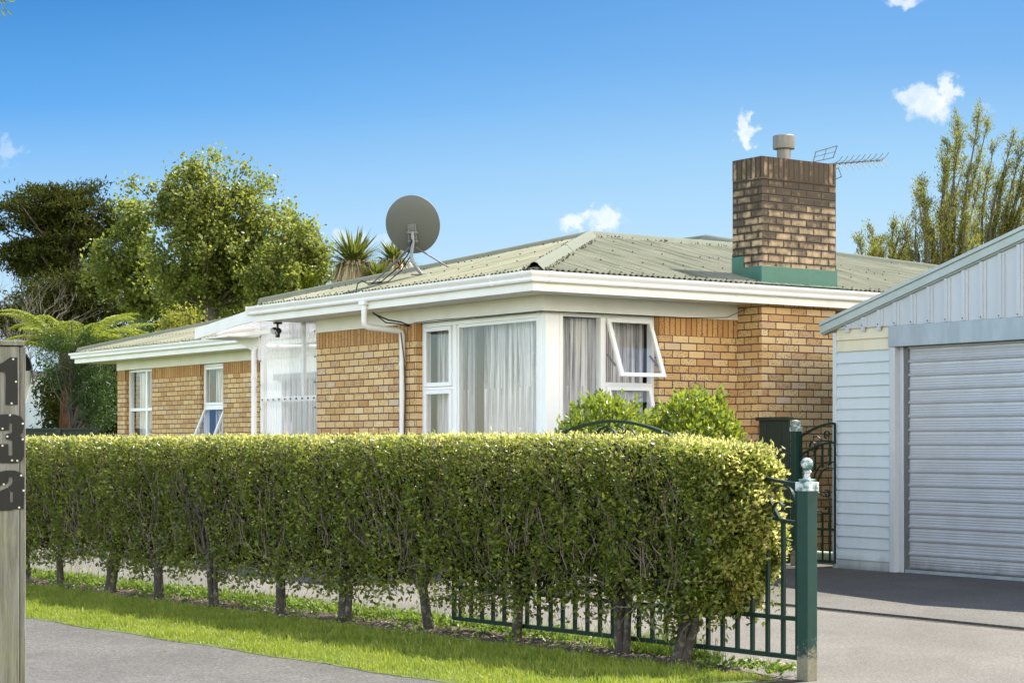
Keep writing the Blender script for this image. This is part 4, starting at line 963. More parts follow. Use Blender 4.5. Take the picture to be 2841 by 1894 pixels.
# ================================================================== DRIVEWAY GATE
GPX = Vector((1.726, 11.05, 0)); GD = Vector((-.638, .770, 0)).normalized(); grz = math.atan2(GD.y, GD.x)
gp = gate_post('gate_post', GPX, grz, .085, 1.122, 'square green steel gate post with ball finial and worn flaking base')
dg = empty('driveway_gate', GPX + GD * .06, grz, 'long green steel driveway gate with scrolled arched top behind the hedge', 'gate')
GL = 3.30; SD = (0, 1, 0)
def gtop(x): t = (x + .06) / 1.68; return 1.145 + .385 * .5 * (1 - math.cos(math.pi * t))
m = MB()
m.flat([(x, 0, gtop(x)) for x in [GL * i / 40 for i in range(41)]], .032, .018, SD)
m.flat([(x, 0, gtop(x) - .225 - .01 * math.sin(x)) for x in [GL * i / 40 for i in range(41)]], .030, .016, SD)
for x in (.008, GL): m.box(x - .013, x + .013, -.013, .013, .12, gtop(x))
m.box(0, GL, -.014, .014, .114, .142); m.box(0, GL, -.014, .014, .342, .368); m.build('frame', M['green'], dg)
x = .125
while x < GL - .05:
    MB().box(x - .011, x + .011, -.011, .011, .142, gtop(x) - .23).build('bar', M['green'], dg); x += .124
def scr_(pts): MB().flat(pts, .022, .009, SD).build('scroll', M['green'], dg)
def sc3(cx, cz, r0, a0, turns, sx): return [(p[1], 0, p[2]) for p in scroll((cx, cz), r0, a0, turns, sx=sx)]
for (cx, sx) in ((.135, 1), (GL - .135, -1)):
    scr_([(cx - sx * .105 + sx * .10 * (1 - math.cos(t)), 0, 1.03 + .105 * math.sin(t)) for t in [-.2 + 2.6 * i / 14 for i in range(15)]]); scr_(sc3(cx + sx * .02, 1.0, .055, -1.6, 1.0, sx))
    scr_([(cx + sx * (.02 + .12 * t), 0, .945 + .17 * t) for t in [0, .25, .5, .75, 1]])
for x0 in (.55, 1.0, 1.45, 1.9, 2.35, 2.8): 
    c = gtop(x0) - .115; scr_(sc3(x0, c, .085, 0, 1.2, 1)); scr_(sc3(x0 + .2, c + .01, .08, math.pi, 1.2, -1))
for sx in (-1, 1): scr_([(1.62 + sx * (.03 + .22 * t), 0, gtop(1.62) - .03 - .15 * t * t) for t in [i / 8 for i in range(9)]])


# ================================================================== HEDGE
hedge = empty('hedge', st(0, 0), 0, 'long clipped green hedge on bare lichened trunks behind the grass strip', 'hedge')
L0, L1 = -11.2, .52
TR = [(-7.65, -1), (-6.55, 0), (-5.95, 0)]
tr_world = [(-4.72, 18.42), (-4.27, 17.87), (-3.65, 17.10), (-3.06, 16.40), (-2.48, 15.67), (-1.84, 15.04), (-1.28, 14.36), (-.60, 13.70), (.03, 13.01), (.70, 12.14), (1.03, 11.69)]
te = [((Vector((x, y, 0)) - S0).dot(DS), (Vector((x, y, 0)) - S0).dot(NS)) for x, y in tr_world] + [(-9.7, 0), (-10.6, 0)]
ee_ = np.array([t[0] for t in te])
def near_trunk(e): return np.min(np.abs(e[:, None] - ee_[None]), axis=1)
def zbot(e): return .36 - .05 * np.clip(near_trunk(e) / .3, 0, 1) + .10 * nz(e * 2.2, e * 0, 2.) + .09 * nz(e * 6.3, e * 0, 5)
def ztop(e): return 1.425 + .012 * nz(e * 1.5, e * 0, 1) - .05 * np.clip((e + .5) / .75, 0, 1) ** 1.5
def front(e, z): return .19 + .05 * nz(e * 2.3, z * 1.6, 0) + .04 * nz(e * 6.5, z * 4.5, 3) - .05 * np.clip(1 - near_trunk(e) / .16, 0, 1) * np.clip((1.2 - z) / .5, 0, 1) - .05 * np.clip((.75 - z) / .5, 0, 1)
def to_w(e, n, z): 
    P = np.outer(e, DS) + np.outer(n, NS); P[:, 2] = z; return P
def hull(e, n, z):
    """pull points so that shoulders and the near end are rounded"""
    r = .13; zt = ztop(e); f = front(e, z); k = np.clip((z - (zt - r)) / r, 0, 1); return f - r * (1 - np.sqrt(np.clip(1 - k * k, 0, 1)))
Pn, Dn, Sn = [], [], []
# front shell
n = 105000; e = rng.uniform(L0, L1, n); z = zbot(e) + (ztop(e) - zbot(e)) * rng.uniform(-.04, 1.0, n) ; w = hull(e, None, z) - rng.exponential(.075, n) + .02
lowm = np.clip((z - zbot(e)) / .22, 0, 1); keep = rng.random(n) < (.35 + .65 * lowm); thin = .5 + .5 * (nz(e * 4.3, z * 5.2, 8) > -.25); keep &= rng.random(n) < thin
e, z, w = e[keep], z[keep], w[keep]; P = to_w(e, w, z)
D = rng.normal(0, .75, (len(e), 3)) + np.array(NS) * .9 + np.array([0, 0, .35]); Pn.append(P); Dn.append(D); Sn.append(np.clip(rng.lognormal(-3.5, .30, len(e)), .014, .062))
# rest of the volume, back and top
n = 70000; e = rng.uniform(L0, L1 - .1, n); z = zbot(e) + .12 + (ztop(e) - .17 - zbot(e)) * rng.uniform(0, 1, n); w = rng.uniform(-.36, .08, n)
leaf_mesh('inner_foliage', to_w(e, w, z), rng.normal(size=(n, 3)) + [0, 0, .3], rng.uniform(.035, .06, n), M['hedgeshade'], hedge, asp=.6)
n = 16000; e = rng.uniform(L0, L1, n); z = zbot(e) + (ztop(e) - zbot(e)) * rng.uniform(0, 1, n); w = rng.uniform(-.44, -.34, n); Pn.append(to_w(e, w, z)); Dn.append(rng.normal(size=(n, 3)) + [0, 0, .3]); Sn.append(rng.uniform(.024, .044, n))
n = 7000; e = rng.uniform(L0, L1, n); z = zbot(e) - rng.exponential(.05, n) + .05; w = rng.uniform(-.3, .2, n); kk = nz(e * 5.5, z * 0, 9) > 0; Pn.append(to_w(e, w, z)[kk]); Dn.append((rng.normal(0, .5, (n, 3)) + [0, 0, -.6])[kk]); Sn.append(rng.uniform(.03, .055, n)[kk])
# near end: bulging rounded face
n = 15000; th = rng.uniform(-.2, 1.0, n); z = .34 + 1.02 * rng.random(n); nn = rng.uniform(-.45, .22, n); bul = .12 * np.sin(np.clip((z - .3) / 1.05, 0, 1) * np.pi * .9) + .05 * nz(nn * 6, z * 6, 1) - .22 * np.clip((.6 - z) / .3, 0, 1)
e = L1 + bul - .35 * np.clip(np.abs(nn + .1) / .36, 0, 1) ** 3 - rng.exponential(.07, n) - .12 * np.clip((z - 1.22) / .14, 0, 1) ** 2
Pn.append(to_w(e, nn, z)); Dn.append(rng.normal(0, .7, (n, 3)) + np.array(DS) * .9 + [0, 0, .3]); Sn.append(rng.uniform(.024, .046, n))
P = np.concatenate(Pn); D = np.concatenate(Dn); S_ = np.concatenate(Sn)
fol = leaf_mesh('foliage', P, D, S_, M['hedge'], hedge, asp=.55)
# pale new growth on the clipped top, its sunlit band painted into the colour
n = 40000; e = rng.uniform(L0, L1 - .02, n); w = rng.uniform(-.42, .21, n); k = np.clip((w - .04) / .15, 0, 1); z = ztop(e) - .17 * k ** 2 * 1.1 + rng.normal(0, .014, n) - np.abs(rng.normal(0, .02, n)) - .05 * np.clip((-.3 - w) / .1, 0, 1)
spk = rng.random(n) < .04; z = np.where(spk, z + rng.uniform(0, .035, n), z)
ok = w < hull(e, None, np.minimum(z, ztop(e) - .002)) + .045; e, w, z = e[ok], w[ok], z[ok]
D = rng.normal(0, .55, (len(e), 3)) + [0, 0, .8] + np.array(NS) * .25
leaf_mesh('sunlit_new_growth', to_w(e, w, z), D, rng.uniform(.018, .034, len(e)), M['littipleaf'], hedge, asp=.5)
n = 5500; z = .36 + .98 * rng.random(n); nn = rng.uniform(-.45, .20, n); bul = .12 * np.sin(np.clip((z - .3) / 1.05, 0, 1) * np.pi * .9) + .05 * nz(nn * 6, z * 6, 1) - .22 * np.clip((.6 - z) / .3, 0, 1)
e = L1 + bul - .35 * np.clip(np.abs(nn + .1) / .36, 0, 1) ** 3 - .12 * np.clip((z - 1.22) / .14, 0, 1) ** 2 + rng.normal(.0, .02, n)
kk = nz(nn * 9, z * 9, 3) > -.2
leaf_mesh('sunlit_end_leaves', to_w(e, nn, z)[kk], (rng.normal(0, .7, (n, 3)) + np.array(DS) * .7 + [0, 0, .4])[kk], rng.uniform(.022, .042, n)[kk], M['littipleaf'], hedge, asp=.58)  # sunlit end face painted on with pale leaves
# twigs
tw = MB()
for i in range(3600):
    e0 = rnd.uniform(L0, L1 - .22); cl = te[min(range(len(te)), key=lambda k: abs(te[k][0] - e0))][0]
    zb = rnd.uniform(.45, 1.28); L_ = rnd.uniform(.06, .26); n0 = rnd.choice((rnd.uniform(.06, .19), rnd.uniform(.10, .20), rnd.uniform(-.3, .15)))
    de = (e0 - cl) * .2 + rnd.gauss(0, .07); dn = rnd.gauss(.02, .04); zt_ = min(zb + L_, 1.425 - .08 * max(0, e0 - .2))
    p0 = np.array(DS) * e0 + np.array(NS) * n0; p2 = np.array(DS) * (e0 + de) + np.array(NS) * min(n0 + dn, .215)
    a = Vector((p0[0], p0[1], zb)); b = Vector((p2[0], p2[1], zt_)); mm = a.lerp(b, .5) + Vector((rnd.gauss(0, .012), rnd.gauss(0, .012), 0)); tw.tube([a, mm, b], [.0032, .0024, .0014], 3, False)
for i in range(900):   # loose sprays under the foliage
    e0 = rnd.uniform(L0, L1); n0 = rnd.uniform(-.3, .2); zb = rnd.uniform(.28, .55); a = Vector(np.array(DS) * e0 + np.array(NS) * n0) + Vector((0, 0, zb)); b = a + Vector((rnd.gauss(0, .09), rnd.gauss(0, .09), rnd.uniform(-.12, .06))); tw.tube([a, a.lerp(b, .5) + Vector((0, 0, .02)), b], [.003, .0022, .0012], 3, False)
tw.build('twigs', M['twig'], hedge, uv=False)
for i, (e0, n0) in enumerate(te):
    m = MB(); rb = rnd.uniform(.030, .042); base = Vector(np.array(DS) * e0 + np.array(NS) * n0); fork = rnd.uniform(.30, .5); lean = Vector((rnd.gauss(0, .02), rnd.gauss(0, .02), 0)) + DS * rnd.gauss(0, .03)
    stems = 2 if i in (2, 4, 6, 9, 10) else 1
    for s in range(stems):
        ofs = DS * (.055 * s) if s else Vector((0, 0, 0)); pts = [base + ofs * .6 + Vector((0, 0, -.02)), base + ofs + Vector((0, 0, .04)), base + ofs * 1.3 + lean * .5 + Vector((0, 0, fork * .5)), base + ofs * 2 + lean + Vector((0, 0, fork))]
        r_ = rb * (.62 if s else 1); m.tube(pts, [r_ * 1.5, r_ * 1.15, r_, r_ * .9], 10)
        top = pts[-1]
        for b in range(5):
            a = rnd.uniform(0, 6.28); dd = DS * rnd.uniform(-.32, .32) + NS * rnd.uniform(-.12, .12)
            q = [top - Vector((0, 0, .04)), top + dd * .45 + Vector((0, 0, .16)) + Vector((rnd.gauss(0, .02), rnd.gauss(0, .02), 0)), top + dd * .8 + Vector((0, 0, .38)), top + dd + Vector((0, 0, .7))]
            m.tube(q, [r_ * .55, r_ * .4, r_ * .27, r_ * .14], 7, False)
            for _ in range(3):
                k = rnd.uniform(.2, .9); s0 = q[1].lerp(q[2], k); ev = s0 + DS * rnd.uniform(-.2, .2) + NS * rnd.uniform(-.05, .16) + Vector((0, 0, rnd.uniform(.05, .35))); m.tube([s0, s0.lerp(ev, .5) + Vector((rnd.gauss(0, .02), rnd.gauss(0, .02), 0)), ev], [.008, .006, .003], 5, False)
    m.build('trunk', M['bark'], hedge, smooth=True, uv=False)

# ------------------------------------------------------------------ shrubs behind the gate, small hedge behind the side gate
def bush(name, c, rx, ry, rz, nl, size, label, cat='shrub', mat=None, group=None, asp=.55, stems=7):
    o = empty(name, (c[0], c[1], 0), 0, label, cat, group)
    n = nl; d = unit(rng.normal(size=(n, 3))); lob = 1 + .16 * nz(d[:, 0] * 3, d[:, 1] * 3 + d[:, 2] * 2, c[0]) + .15 * nz(d[:, 0] * 9, d[:, 2] * 9, c[1]); rad = lob * (1 - np.abs(rng.normal(0, .16, n)))
    P = d * rad[:, None] * [rx, ry, rz]; P[:, 2] += c[2]; P = P[P[:, 2] > .25]; d2 = P - [0, 0, c[2]]
    D = unit(d2) * .8 + rng.normal(0, .6, P.shape) + [0, 0, .45]
    leaf_mesh('foliage', P, D, rng.uniform(size * .6, size, len(P)), mat or M['shrub'], o, asp=asp)
    m = MB()
    for k in range(stems):
        a = 6.28 * k / stems; q = Vector((math.cos(a) * rx * .6, math.sin(a) * ry * .6, c[2] + rz * .5)); m.tube([(math.cos(a) * .05, math.sin(a) * .05, 0), q * .5, q], [.018, .012, .005], 5)
    m.build('stems', M['bark'], o, uv=False)
    return o
bush('garden_shrub', (.90, 18.3, 1.12), .52, .45, .72, 11000, .070, 'rounded glossy green shrub in front of the corner window')
bush('garden_shrub', (1.82, 18.9, 1.15), .54, .48, .74, 12000, .070, 'rounded glossy green shrub in front of the brick wall by the chimney breast')
# clipped low hedge beyond the side gate
o = empty('low_hedge', hp(4.6, -1.0), HA, 'low clipped hedge behind the side gate', 'hedge')
n = 9000; P = rng.uniform([-.3, -1.1, .12], [.3, .9, .86], (n, 3)); leaf_mesh('foliage', P, rng.normal(size=(n, 3)) + [-.5, 0, .3], rng.uniform(.02, .035, n), M['hedge'], o)
m = MB()
for k in range(5): m.tube([(0, -1 + k * .4, 0), (.02, -1 + k * .4, .4)], .02, 6)
m.build('trunk', M['bark'], o, uv=False)

# ================================================================== NUMBER POST AND LETTERBOX
PY = 4.0; K = PY / f_
def npx(x): return (x - 1176) * K
def npz(y): return CAMZ + (1020 - y) * K
npost = empty('number_post', (npx(-20) - .012, PY + .05, 0), R(14.5), 'weathered grey timber post carrying the black house numbers 1 3 2', 'number post')
ox, oy = npx(-20), PY + .05
m = MB(); m.box(npx(-95) - ox, npx(41) - ox, -.05, -.028, 0, npz(795)); m.build('face_board', M['post'], npost, bevel=.002)
m = MB(); m.box(npx(42) - ox, npx(55.5) - ox, -.044, .05, 0, npz(795)); m.box(npx(-95) - ox, npx(-80) - ox, -.026, .05, 0, npz(795)); m.box(npx(-80) - ox, npx(42) - ox, .03, .05, 0, npz(795)); m.build('side_board', M['post'], npost, bevel=.002)
m = MB(); m.box(npx(-100) - ox, npx(52) - ox, -.056, .06, npz(793), npz(781)); m.build('cap_board', M['post'], npost, bevel=.002)
zs = .828 / 3.14
def digit(pts, label):
    m = MB(); m.prism([(x * zs, 930 * .828 + y * zs) for x, y in pts], lambda x, y: (npx(x) - ox, -.0535, npz(y)), lambda x, y: (npx(x) - ox, -.0505, npz(y))); o = m.build('numeral', M['numplate'], npost); o['label'] = label; return o
d1 = digit([(140, 190), (80, 190), (30, 228), (-10, 250), (-50, 262), (-50, 318), (10, 314), (34, 322), (42, 345), (42, 603), (145, 603)], 'black numeral one')
d3 = digit([(-60, 765), (-40, 712), (0, 688), (60, 684), (120, 688), (165, 702), (190, 735), (197, 790), (185, 845), (158, 870), (185, 890), (197, 925), (198, 1050), (182, 1090), (140, 1112), (0, 1112), (-40, 1095), (-60, 1050), (-60, 945), (62, 945), (66, 1040), (82, 1050), (98, 1040), (98, 925), (88, 910), (44, 905), (42, 858), (85, 852), (95, 838), (95, 768), (82, 757), (70, 766), (70, 826), (-60, 830)], 'black numeral three')
d2 = digit([(-60, 1312), (10, 1306), (50, 1295), (66, 1272), (70, 1238), (85, 1228), (100, 1240), (102, 1275), (88, 1302), (62, 1321), (84, 1358), (104, 1362), (104, 1445), (90, 1458), (78, 1445), (78, 1364), (57, 1326), (0, 1350), (-60, 1420), (-60, 1525), (92, 1525), (105, 1514), (195, 1514), (200, 1350), (198, 1240), (170, 1195), (120, 1176), (40, 1176), (-20, 1190), (-55, 1220)], 'black numeral two')
for (x, y) in [(105, 206), (128, 402), (92, 591), (78, 693), (185, 768), (15, 812), (55, 880), (185, 905), (95, 1088), (140, 1091), (172, 1221), (25, 1296), (155, 1500), (192, 1352), (14, 960)]:
    m = MB(); px, py = x * zs, 930 * .828 + y * zs; m.lathe([(.0024, 0), (.0022, .0008), (.001, .0014)], 8); 
    for k in range(len(m.v) - 24, len(m.v)):
        a, b, c = m.v[k]; m.v[k] = (npx(px) - ox + a, -.0535 - c, npz(py) + b)
    m.build('nail', M['lamp'], npost)
lb = empty('letterbox', (npx(30) - .0, PY + .22, 0), R(14.5), 'rounded galvanised letterbox with black hood behind the number post', 'letterbox')
lx, ly = npx(30), PY + .22; K2 = (PY + .22) / f_
lpx = lambda x: (x - 1176) * K2 - lx; lpz = lambda y: CAMZ + (1020 - y) * K2
prof = [(20, 990), (44, 965), (57, 940), (66, 905), (72, 875), (73, 852), (20, 860)]
m = MB(); m.prism(prof, lambda x, y: (lpx(x), -.06, lpz(y)), lambda x, y: (lpx(x), .14, lpz(y))); m.build('body', paint('pale_metal', (.42, .42, .39), .45, .3, (.28, .28, .25)), lb, bevel=.003)
prof = [(20, 858), (73.5, 850), (72, 842), (68, 830), (61, 819), (50, 812), (20, 806)]
m = MB(); m.prism(prof, lambda x, y: (lpx(x), -.055, lpz(y)), lambda x, y: (lpx(x), .14, lpz(y))); m.build('hood', M['numplate'], lb)
m = MB(); m.flat([(lpx(x), -.06, lpz(y)) for x, y in [(50, 811), (61, 817), (69, 829), (73.5, 845), (75, 862), (75, 880), (79, 886)]], .02, .003, (0, 1, 0)); m.build('rim', M['black'], lb)
m = MB(); m.box(-.16, -.08, .0, .08, 0, lpz(985)); m.build('stand', M['post'], lb)

# ================================================================== BACKGROUND TREES
def X(px, y): return (px - 1176) / f_ * y
def Zh(py, y): return CAMZ + (1020 - py) / f_ * y
def clustered(name, base, ells, ncl, nleaf, crad, lsize, mat, label, cat='tree', group=None, tr=.16, flat=1., up=.2, asp=.6, barkm=None, lown=None, split=.45):
    """tree: leaf clusters spread through ellipsoids (x,z in picture metres about base), joined to the trunk by limbs"""
    o = empty(name, (base[0], base[1], 0), 0, label, cat, group)
    cs = []; vol = [e[3] * e[4] * e[5] for e in ells]; tot = sum(vol)
    for (cx, cy, cz, rx, ry, rz), v in zip(ells, vol):
        for _ in range(max(3, int(ncl * v / tot))):
            d = Vector((rnd.gauss(0, 1), rnd.gauss(0, 1), rnd.gauss(0, 1))).normalized() * rnd.random() ** .42; cs.append(Vector((cx + d.x * rx, cy + d.y * ry, cz + d.z * rz)))
    Pn, Dn, Sn = [], [], []
    for c in cs:
        k = int(nleaf * rnd.uniform(.5, 1.4)); r = crad * rnd.uniform(.6, 1.3); p = rng.normal(0, .5, (k, 3)) * [r, r, r * flat] + np.array(c); Pn.append(p); Dn.append(rng.normal(size=(k, 3)) + [0, 0, up]); Sn.append(rng.uniform(lsize * .6, lsize * 1.15, k))
    leaf_mesh('crown', np.concatenate(Pn), np.concatenate(Dn), np.concatenate(Sn), mat, o, asp=asp)
    m = MB(); zt_ = max(c.z for c in cs); zmin = min(e[2] - e[5] for e in ells); h0 = max(.6, zmin + .2)
    axis = [(0, 0, -.1), (rnd.gauss(0, .08), 0, h0), (ells[0][0] * .5 + rnd.gauss(0, .1), 0, (h0 + ells[0][2]) / 2 + .2), (ells[0][0] * .9, ells[0][1], ells[0][2] + ells[0][5] * .55)]
    m.tube(axis, [tr * 1.25, tr, tr * .7, tr * .18], 9); A_ = [Vector(a) for a in axis]
    for c in cs[::2 if len(cs) > 90 else 1]:
        k = rnd.uniform(.1, .95); s = A_[1].lerp(A_[3], k * .9) if c.z > A_[1].z else A_[1]; s = s if s.z < c.z else A_[1]
        mm = s.lerp(c, .5) + Vector((rnd.gauss(0, .15), rnd.gauss(0, .1), rnd.uniform(-.05, .25))); m.tube([s, mm, c], [tr * .26, tr * .15, tr * .04], 5, False)
    m.build('trunk', barkm or M['treebark'], o, uv=False)
    return o
# big leafy tree and its neighbour
Y1 = 50.; s_ = Y1 / f_
def EL(px, py, rpx, rpy, y, bx, ry=None): k = y / f_; return ((px - 1176) * k - bx, rnd.uniform(-.6, .6), Zh(py, y), rpx * k, (ry if ry else rpx * k * .9), rpy * k)
bx = X(490, Y1)
clustered('broadleaf_tree', (bx, Y1), [EL(485, 490, 115, 90, Y1, bx), EL(470, 400, 60, 42, Y1, bx), EL(595, 500, 68, 80, Y1, bx), EL(420, 470, 75, 80, Y1, bx), EL(365, 480, 42, 60, Y1, bx), EL(325, 432, 26, 14, Y1, bx), EL(545, 388, 45, 18, Y1, bx), EL(632, 425, 26, 14, Y1, bx), EL(490, 362, 22, 14, Y1, bx), EL(395, 405, 24, 14, Y1, bx), EL(660, 480, 24, 16, Y1, bx), EL(500, 600, 150, 90, Y1, bx), EL(480, 670, 130, 60, Y1, bx), EL(590, 620, 90, 80, Y1, bx)], 620, 52, .27, .12, M['broad'], 'tall airy broadleaf tree, the tallest behind the wing roof', tr=.17, asp=.75)
bx = X(680, 48.)
clustered('broadleaf_tree', (bx, 48.), [EL(680, 600, 70, 85, 48., bx), EL(640, 640, 80, 75, 48., bx), EL(725, 620, 42, 60, 48., bx), EL(690, 535, 38, 28, 48., bx), EL(650, 530, 40, 50, 48., bx)], 300, 50, .26, .115, M['broad'], 'lower broadleaf tree between the tallest tree and the cabbage trees', tr=.13, asp=.75)
bx = X(330, 53.)
clustered('broadleaf_tree', (bx, 53.), [EL(320, 560, 50, 90, 53., bx), EL(340, 660, 70, 70, 53., bx), EL(420, 680, 80, 55, 53., bx), EL(290, 500, 30, 45, 53., bx), EL(250, 620, 50, 60, 53., bx)], 230, 40, .28, .15, M['broad'], 'ivy-clad slender tree standing between the dark pine and the tallest tree', tr=.14, asp=.75)
# big dark conifer with layered plates
Y2 = 62.; bx = X(165, Y2)
clustered('dark_pine', (bx, Y2), [EL(150, 520, 130, 75, Y2, bx), EL(75, 440, 45, 25, Y2, bx), EL(185, 432, 55, 20, Y2, bx), EL(262, 490, 40, 30, Y2, bx), EL(20, 500, 50, 50, Y2, bx), EL(110, 480, 100, 50, Y2, bx), EL(280, 560, 45, 50, Y2, bx), EL(120, 600, 110, 40, Y2, bx), EL(235, 630, 60, 50, Y2, bx), EL(40, 610, 60, 50, Y2, bx), EL(150, 670, 80, 30, Y2, bx)], 300, 110, .50, .18, M['pine'], 'big dark pine with a flat layered crown, behind the tree fern', tr=.26, flat=.35, asp=.3, up=.6)
bx = X(190, 58.)
clustered('dark_pine', (bx, 58.), [EL(190, 680, 110, 60, 58., bx), EL(130, 720, 90, 70, 58., bx), EL(270, 730, 60, 60, 58., bx), EL(60, 740, 90, 60, 58., bx)], 190, 110, .5, .17, M['pine'], 'dense dark evergreen below the flat-topped pine behind the tree fern', tr=.2, flat=.5, asp=.3)
bx = X(560, 60.)
clustered('backing_tree', (bx, 60.), [EL(520, 690, 160, 80, 60., bx), EL(380, 720, 90, 70, 60., bx), EL(660, 680, 90, 60, 60., bx)], 260, 60, .5, .2, M['broad'], 'dark shady trees low on the skyline behind the wing roof', tr=.2)
# yellow green shrubs over the roof edge
for i, (px, py, r, lab) in enumerate([(445, 735, 34, 'yellow-green shrub rising highest over the wing roof'), (395, 755, 26, 'small golden shrub beside the tree fern over the wing roof'), (320, 765, 24, 'dark young conifer between fern fronds and golden shrub')]):
    y = 46.; bx = X(px, y); clustered('leafy_shrub' if i < 2 else 'young_conifer', (bx, y), [EL(px, py, r, r, y, bx), EL(px + 8, py + 60, r * 1.5, 60, y, bx)], 50, 50, .25, .09, M['yellow'] if i < 2 else M['juniper'], lab, 'shrub', tr=.05)
# right hand feathery tree: upswept wands
def wand_tree(name, px, y, wands, label, mat, py0=720, dens=1.):
    """many straight wands fanning up from a low fork, foliage in separate plumes along each"""
    o = empty(name, (X(px, y), y, 0), 0, label, 'tree'); m = MB(); Pn, Dn, Sn = [], [], []; zr_ = Zh(py0, y)
    for (tx, ty, rx) in wands:
        tip = Vector((X(tx, y) - X(px, y), rnd.uniform(-.9, .9), Zh(ty, y))); root = Vector((X(px + rx, y) - X(px, y), 0, zr_)); L_ = (tip - root).length; cv = rnd.uniform(-.12, .05); wg = rnd.uniform(0, 6); pts = []
        for i in range(11):
            t = i / 10; p = root.lerp(tip, t); p.x += (cv * L_ * .5 + .04 * math.sin(wg + t * 9)) * math.sin(math.pi * t); pts.append(p)
        m.tube(pts, [.05 * (1 - i / 10.4) + .006 for i in range(11)], 5, False)
        d = (tip - root).normalized(); nb = int(L_ * 22 * dens)
        for b in range(nb):
            t = .12 + .9 * b / nb
            if math.sin(wg * 3 + t * 19) + .6 * math.sin(wg + t * 41) < -.25 and t < .93: continue
            k0 = min(9.99, t * 10); s_ = pts[int(k0)].lerp(pts[int(k0) + 1], k0 - int(k0)) if t < 1 else tip.copy()
            l_ = rnd.uniform(.18, .52) * (1.15 - .6 * t); dx = (d * rnd.uniform(.6, 1.2) + Vector((rnd.gauss(0, .42), rnd.gauss(0, .42), rnd.uniform(0, .4)))).normalized() * l_; e_ = s_ + dx
            m.tube([s_, e_], [.008, .003], 3, False)
            k = rnd.randint(16, 34); tt = rng.uniform(.2, 1.1, k)[:, None]; Pn.append(np.array(s_) + np.array(dx) * tt + rng.normal(0, .045, (k, 3))); Dn.append(rng.normal(0, .35, (k, 3)) + np.array(dx / l_)); Sn.append(rng.uniform(.04, .085, k))
    m.tube([(0, 0, -.1), (.05, 0, zr_ * .5), (0, 0, zr_)], [.2, .16, .12], 8); m.build('trunk', M['treebark'], o, uv=False)
    leaf_mesh('crown', np.concatenate(Pn), np.concatenate(Dn), np.concatenate(Sn), mat, o, asp=.30); return o
wand_tree('feathery_tree', 2185, 40., [(2211, 274, 5), (2225, 280, 8), (2200, 320, 0), (2179, 336, -5), (2158, 373, -10), (2190, 380, 0), (2168, 430, -10), (2140, 420, -20), (2110, 430, -30), (2089, 456, -40), (2100, 500, -40), (2120, 470, -30), (2078, 520, -50), (2235, 360, 10), (2253, 300, 10), (2245, 420, 10), (2222, 450, 5), (2205, 500, 0), (2150, 500, -20), (2130, 540, -30), (2180, 540, 0), (2262, 470, 20), (2240, 520, 10), (2105, 560, -50), (2160, 580, -10), (2215, 570, 5)], 'wind-swept feathery olive tree with the tallest spire, behind the garage roof', M['willow'])
wand_tree('feathery_tree', 2235, 41.5, [(2276, 345, 10), (2290, 400, 15), (2303, 391, 20), (2317, 327, 25), (2335, 350, 30), (2350, 336, 35), (2340, 420, 30), (2365, 380, 40), (2390, 350, 50), (2325, 460, 25), (2300, 470, 15), (2360, 470, 40), (2345, 520, 35), (2310, 520, 20), (2285, 500, 10), (2270, 440, 5), (2380, 440, 50), (2265, 540, 5), (2375, 510, 50), (2410, 400, 60), (2420, 470, 60)], 'feathery olive tree nearest the garage ridge, half hidden behind the garage roof', M['willow'])
wand_tree('feathery_tree', 2040, 41., [(1985, 545, -30), (2008, 530, -20), (2000, 570, -20), (2031, 548, -5), (2059, 516, 5), (2048, 560, 0), (2070, 545, 10), (2020, 585, -10), (2080, 570, 20), (2092, 585, 25), (1992, 590, -30), (2060, 590, 10)], 'low feathery tree showing just above the roof between chimney and garage gable', M['willow'], 690, 1.5)
# cabbage trees
def cabbage(px, py, y, r, skirt, label, n=150, seed=1):
    o = empty('cabbage_tree', (X(px, y), y, 0), 0, label, 'cabbage tree', 'cabbage trees behind the roof'); hz = Zh(py, y); rr = random.Random(seed)
    V = []; F = []
    for i in range(n):
        a = rr.uniform(0, 6.283); el = rr.uniform(-.02, 1.25); L_ = r * rr.uniform(.75, 1.1); d = Vector((math.cos(a) * math.cos(el), math.sin(a) * math.cos(el), math.sin(el))); s = d.cross(Vector((0, 0, 1))); s = (s.normalized() if s.length > .01 else Vector((1, 0, 0))) * rr.uniform(.020, .032)
        b = Vector((0, 0, hz)) + d * .06; dr = (1.0 - abs(el) / 1.6) * .22 * L_; p1 = b + d * L_ * .5; p2 = b + d * L_ + Vector((0, 0, -dr)); k = len(V); V += [b - s, b + s, p1 + s * 1.2, p1 - s * 1.2, p2]; F += [(k, k + 1, k + 2), (k, k + 2, k + 3), (k + 3, k + 2, k + 4)]
    fast_mesh('leaves', [tuple(v) for v in V], F, M['sword'], o)
    V = []; F = []
    for i in range(int(n * 4.5)):
        a = rr.uniform(0, 6.283); out = skirt * rr.uniform(.3, 1.0); zz = hz - rr.uniform(-.12, .30) ; b = Vector((math.cos(a) * .07, math.sin(a) * .07, zz + .05)); d = Vector((math.cos(a), math.sin(a), 0)); p1 = b + d * out * .6 + Vector((0, 0, -.03)); p2 = b + d * out + Vector((0, 0, -rr.uniform(.2, .7))); s = Vector((-d.y, d.x, 0)) * rr.uniform(.012, .022); k = len(V); V += [b - s, b + s, p1 + s, p1 - s, p2]; F += [(k, k + 1, k + 2), (k, k + 2, k + 3), (k + 3, k + 2, k + 4)]
    fast_mesh('dead_skirt', [tuple(v) for v in V], F, M['straw'], o)
    MB().tube([(0, 0, -.1), (.03, 0, hz * .5), (0, 0, hz)], [.13, .10, .08], 9).build('trunk', M['palebark'], o, uv=False)
